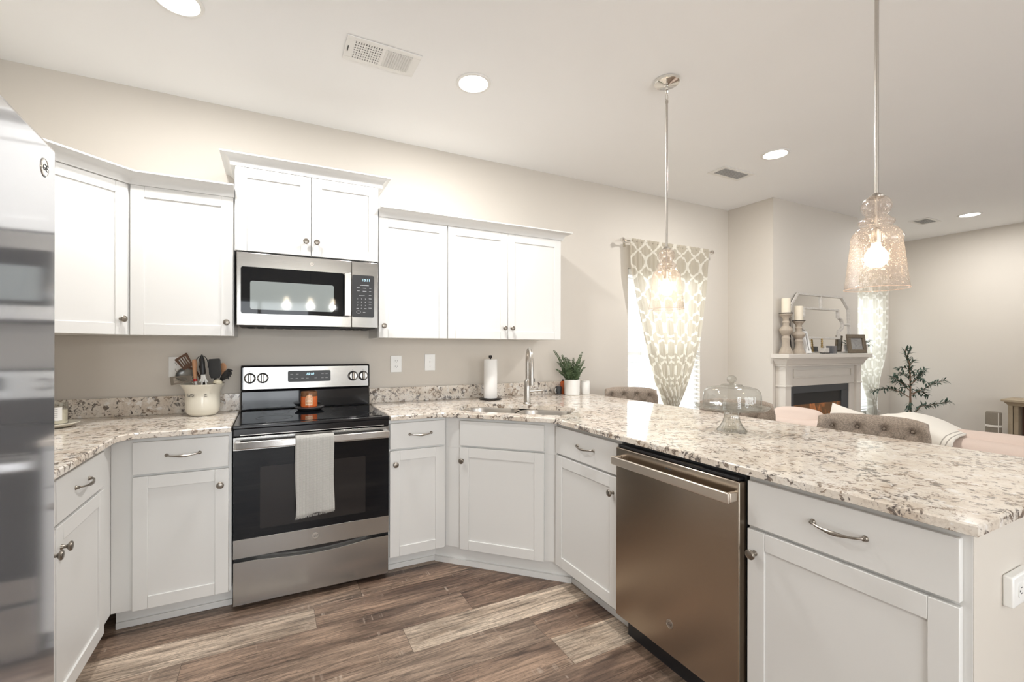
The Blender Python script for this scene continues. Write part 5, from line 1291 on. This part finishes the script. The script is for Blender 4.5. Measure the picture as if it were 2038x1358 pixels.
# leaning white frame
wf = thing('picture_frame', 'white chunky frame standing edge-on beside the candlesticks', 'picture frame', (4.672, -0.600, MZ))
M = Matrix.Translation((4.690, -0.600, MZ+0.004)) @ Matrix.Rotation(R(12), 4, 'Z') @ Matrix.Rotation(R(-11), 4, 'X')
m = MB(); m.box(-0.03, -0.010, 0, 0.03, 0.012, 0.024, M).box(-0.03, -0.010, 0.196, 0.03, 0.012, 0.22, M).box(-0.05, -0.010, 0, -0.03, 0.012, 0.22, M).box(0.03, -0.010, 0, 0.05, 0.012, 0.22, M)
m.build('frame', M_WPAPER, wf, world=True, bevel=0.002); MB().box(-0.029, 0.0, 0.025, 0.029, 0.008, 0.195, M).build('photo', M_PHOTO, wf, world=True)
rf = thing('picture_frame', 'rustic brown wooden picture frame with a monochrome photo, tilted at the right of the mantel', 'picture frame', (5.555, -0.600, MZ))
M = Matrix.Translation((5.556, -0.602, MZ+0.002)) @ Matrix.Rotation(R(-15), 4, 'Z') @ Matrix.Rotation(R(-8), 4, 'X')
m = MB(); w_, h_, b_ = 0.116, 0.200, 0.040
m.box(-w_, -0.02, 0, w_, 0, b_, M).box(-w_, -0.02, h_-b_, w_, 0, h_, M).box(-w_, -0.02, b_, -w_+b_, 0, h_-b_, M).box(w_-b_, -0.02, b_, w_, 0, h_-b_, M)
m.build('frame', M_RUST, rf, world=True, bevel=0.003)
MB().box(-w_+b_+0.0005, -0.008, b_+0.0005, w_-b_-0.0005, -0.002, h_-b_-0.0005, M).build('photo', M_PHOTO, rf, world=True, label='monochrome photograph')
bx_ = thing('gift_box', 'small dark grey cube box on the mantel, left of the rustic frame', 'box', (5.072, -0.605, MZ))
bx(-0.042, -0.03, 0.0005, 0.042, 0.03, 0.078).build('box', mat('grey_card', (0.13, 0.13, 0.14), 0.4), bx_, bevel=0.002); bx(-0.004, -0.0308, 0.001, 0.004, -0.0302, 0.077).build('ribbon', M_WASH, bx_)
wb = thing('candle_box', 'small white block on a dark base on the mantel, below the mirror', 'box', (4.940, -0.610, MZ))
bx(-0.042, -0.022, 0.009, 0.042, 0.022, 0.058).build('block', M_DISTR, wb, bevel=0.003); bx(-0.045, -0.024, 0.0005, 0.045, 0.024, 0.0085).build('base', M_IRON, wb)
gt = thing('twisted_candle', 'slim twisted gold candle standing behind the white block', 'candle', (4.985, -0.560, MZ))
tw_ = MB()
for k_ in range(2): tw_.tube([(0.005*math.cos(a+PI*k_), 0.005*math.sin(a+PI*k_), 0.001+0.15*i/40) for i, a in enumerate([0.55*q for q in range(41)])], 0.0055, 8)
tw_.build('candle', mat('antique_gold', (0.45, 0.33, 0.16), 0.35, 0.8), gt)
mp = thing('mantel_plant', 'small dark leafy plant in a white pot at the right end of the mantel', 'plant', (5.722, -0.592, MZ))
MB().lathe([(0, 0.001), (0.028, 0.001), (0.036, 0.09), (0.038, 0.095), (0.035, 0.095), (0.034, 0.08), (0, 0.08)], 28).build('pot', M_WCERAM, mp)
fo_ = MB()
for i in range(46):
    a = random.uniform(0, 2*PI); el = random.uniform(0.15, 1.1); d = Vector((math.cos(a)*math.cos(el), math.sin(a)*math.cos(el)*0.6-0.2, math.sin(el))); b0 = Vector((0, 0, 0.085)); p = b0+d*random.uniform(0.03, 0.075)
    if p.y > 0.035: continue
    leaf(fo_, p, d+Vector((0, 0, -0.5)), Vector((0, 0, 1)), 0.045, 0.02, 0.3); fo_.tube([b0, p], 0.0012, 4)
fo_.build('foliage', M_LEAF3, mp, smooth=False)

# olive tree in a basket by the far wall
tr_ = thing('olive_tree', 'artificial olive tree with sparse leaves standing by the far wall', 'tree', (7.15, -0.45, 0))
S = 0.001395
def Tp(X, Y, d=0.0): return Rt*((X-480)*S)+Fw*d+Vector((0, 0, 0.40-(Y-1210)*S))
random.seed(11)
brs = [([(480, 1210), (476, 1000), (478, 850), (468, 700), (432, 610), (440, 560)], 0.013, 0.004), ([(486, 1180), (560, 1085), (680, 1062), (795, 1040)], 0.007, -0.05), ([(475, 1010), (400, 960), (300, 925), (180, 960)], 0.006, 0.08),
       ([(475, 950), (400, 890), (330, 835), (268, 825)], 0.006, -0.05), ([(476, 900), (560, 830), (610, 790), (650, 785)], 0.006, 0.06), ([(478, 980), (580, 930), (660, 868), (735, 852)], 0.006, -0.08),
       ([(476, 1000), (540, 960), (620, 965), (655, 995)], 0.004, 0.04), ([(470, 760), (420, 735), (385, 748)], 0.004, 0.03), ([(470, 720), (500, 680), (495, 660)], 0.004, -0.02), ([(472, 1030), (455, 1060), (445, 1115)], 0.004, -0.03),
       ([(477, 820), (540, 800), (570, 860)], 0.004, -0.04), ([(476, 900), (400, 870), (350, 880)], 0.004, 0.05), ([(476, 870), (430, 800), (350, 795)], 0.004, -0.02), ([(470, 740), (520, 790), (620, 760)], 0.003, 0.02), ([(452, 640), (470, 600), (485, 578)], 0.003, 0.0)]
tk = MB(); lf = MB()
tk.tube([(0, 0, 0.20), (0, 0, 0.41)], 0.014, 10)
for pts, r_, dep in brs:
    n_ = len(pts); P_ = [Tp(X, Y, dep*i/(n_-1)) for i, (X, Y) in enumerate(pts)]
    tk.tube(P_, [r_*(1-0.75*i/(n_-1)) for i in range(n_)], 8)
    start = 2 if r_ > 0.01 else 0
    for i in range(n_-1):
        seg = P_[i+1]-P_[i]; k_ = max(2, int(seg.length/0.0048))
        for q in range(k_):
            if r_ > 0.01 and i == 0: continue
            if r_ > 0.01 and i == 1 and random.random() < 0.6: continue
            if i == 0 and q < k_*0.35: continue
            p = P_[i]+seg*(q/k_); d = (seg.normalized()*0.9+rv()*0.9)
            leaf(lf, p, d, Vector((0, 0, 1))+rv()*0.4, random.uniform(0.045, 0.080), random.uniform(0.015, 0.023), 0.15)
tk.build('trunk', M_BARK, tr_); lf.build('foliage', M_LEAF2, tr_, smooth=False)
bk = MB().lathe([(0, 0.001), (0.15, 0.001), (0.175, 0.02), (0.185, 0.15), (0.175, 0.30), (0.165, 0.30), (0.17, 0.16), (0.14, 0.03), (0, 0.02)], 40).build('basket', M_WICK, tr_)
MB().lathe([(0, 0.19), (0.166, 0.19), (0.166, 0.20), (0, 0.20)], 24).build('soil', M_BARK, tr_)
hd = MB()
for s_ in (-1, 1): hd.tube([(Rt*s_*0.17+Vector((0, 0, 0.29)))+Fw*0.03*math.cos(a)+Rt*0+Vector((0, 0, 0.07*math.sin(a))) for a in [PI*i/10 for i in range(11)]], 0.008, 8)
hd.build('handle', M_WICK, bk)

# console and woven basket at the far wall
cs_ = thing('console_table', 'weathered wooden console with a molded top at the right edge, against the far wall', 'console table', (7.53, -1.9, 0))
sweep([(7.70, -1.17), (7.36, -1.17), (7.36, -2.6), (7.70, -2.6)], [(-0.18, 0.700), (0.0, 0.700), (0.0, 0.722), (-0.010, 0.730), (-0.18, 0.730)][::1]).build('top_edge', M_WEATH, cs_, world=True)
MB().box(7.37, -2.59, 0.701, 7.70, -1.18, 0.7295).build('top', M_WEATH, cs_, world=True)
sweep([(7.70, -1.20), (7.39, -1.20), (7.39, -2.57), (7.70, -2.57)], [(-0.02, 0.655), (-0.014, 0.655), (-0.010, 0.670), (0.004, 0.685), (0.012, 0.6995), (-0.02, 0.6995)]).build('cornice', M_WEATH, cs_, world=True)
for y in (-1.22, -2.55): MB().box(7.405, y-0.03 if y > -2 else y-0.02, 0, 7.69, y+0.005 if y > -2 else y+0.02, 0.654).build('side_panel', M_WEATH, cs_, world=True, bevel=0.003)
MB().box(7.41, -2.53, 0.08, 7.69, -1.255, 0.11).build('shelf', M_WEATH, cs_, world=True); MB().box(7.68, -2.529, 0.1105, 7.69, -1.2555, 0.654).build('back_panel', M_WOODD, cs_, world=True)
MB().box(7.42, -1.29, 0.1105, 7.45, -1.2555, 0.654).build('door_stile', M_WEATH, cs_, world=True)
wb_ = thing('woven_cylinder', 'tall woven grey-brown cylinder with a cream band beside the weathered console', 'basket', (7.20, -1.16, 0))
MB().lathe([(0, 0.001), (0.062, 0.001), (0.064, 0.01), (0.064, 0.575), (0.058, 0.59), (0, 0.592)], 32).build('woven_body', M_WICK, wb_)
MB().lathe([(0.0645, 0.425), (0.066, 0.427), (0.066, 0.447), (0.0645, 0.449)], 32, None, 0, False, False).build('band', M_PILLOW, wb_)
MB().cyl((0.0-0.045, -0.048, 0.02), (-0.045, -0.048, 0.585), 0.003, 6).build('stitch', M_PILLOW, wb_)
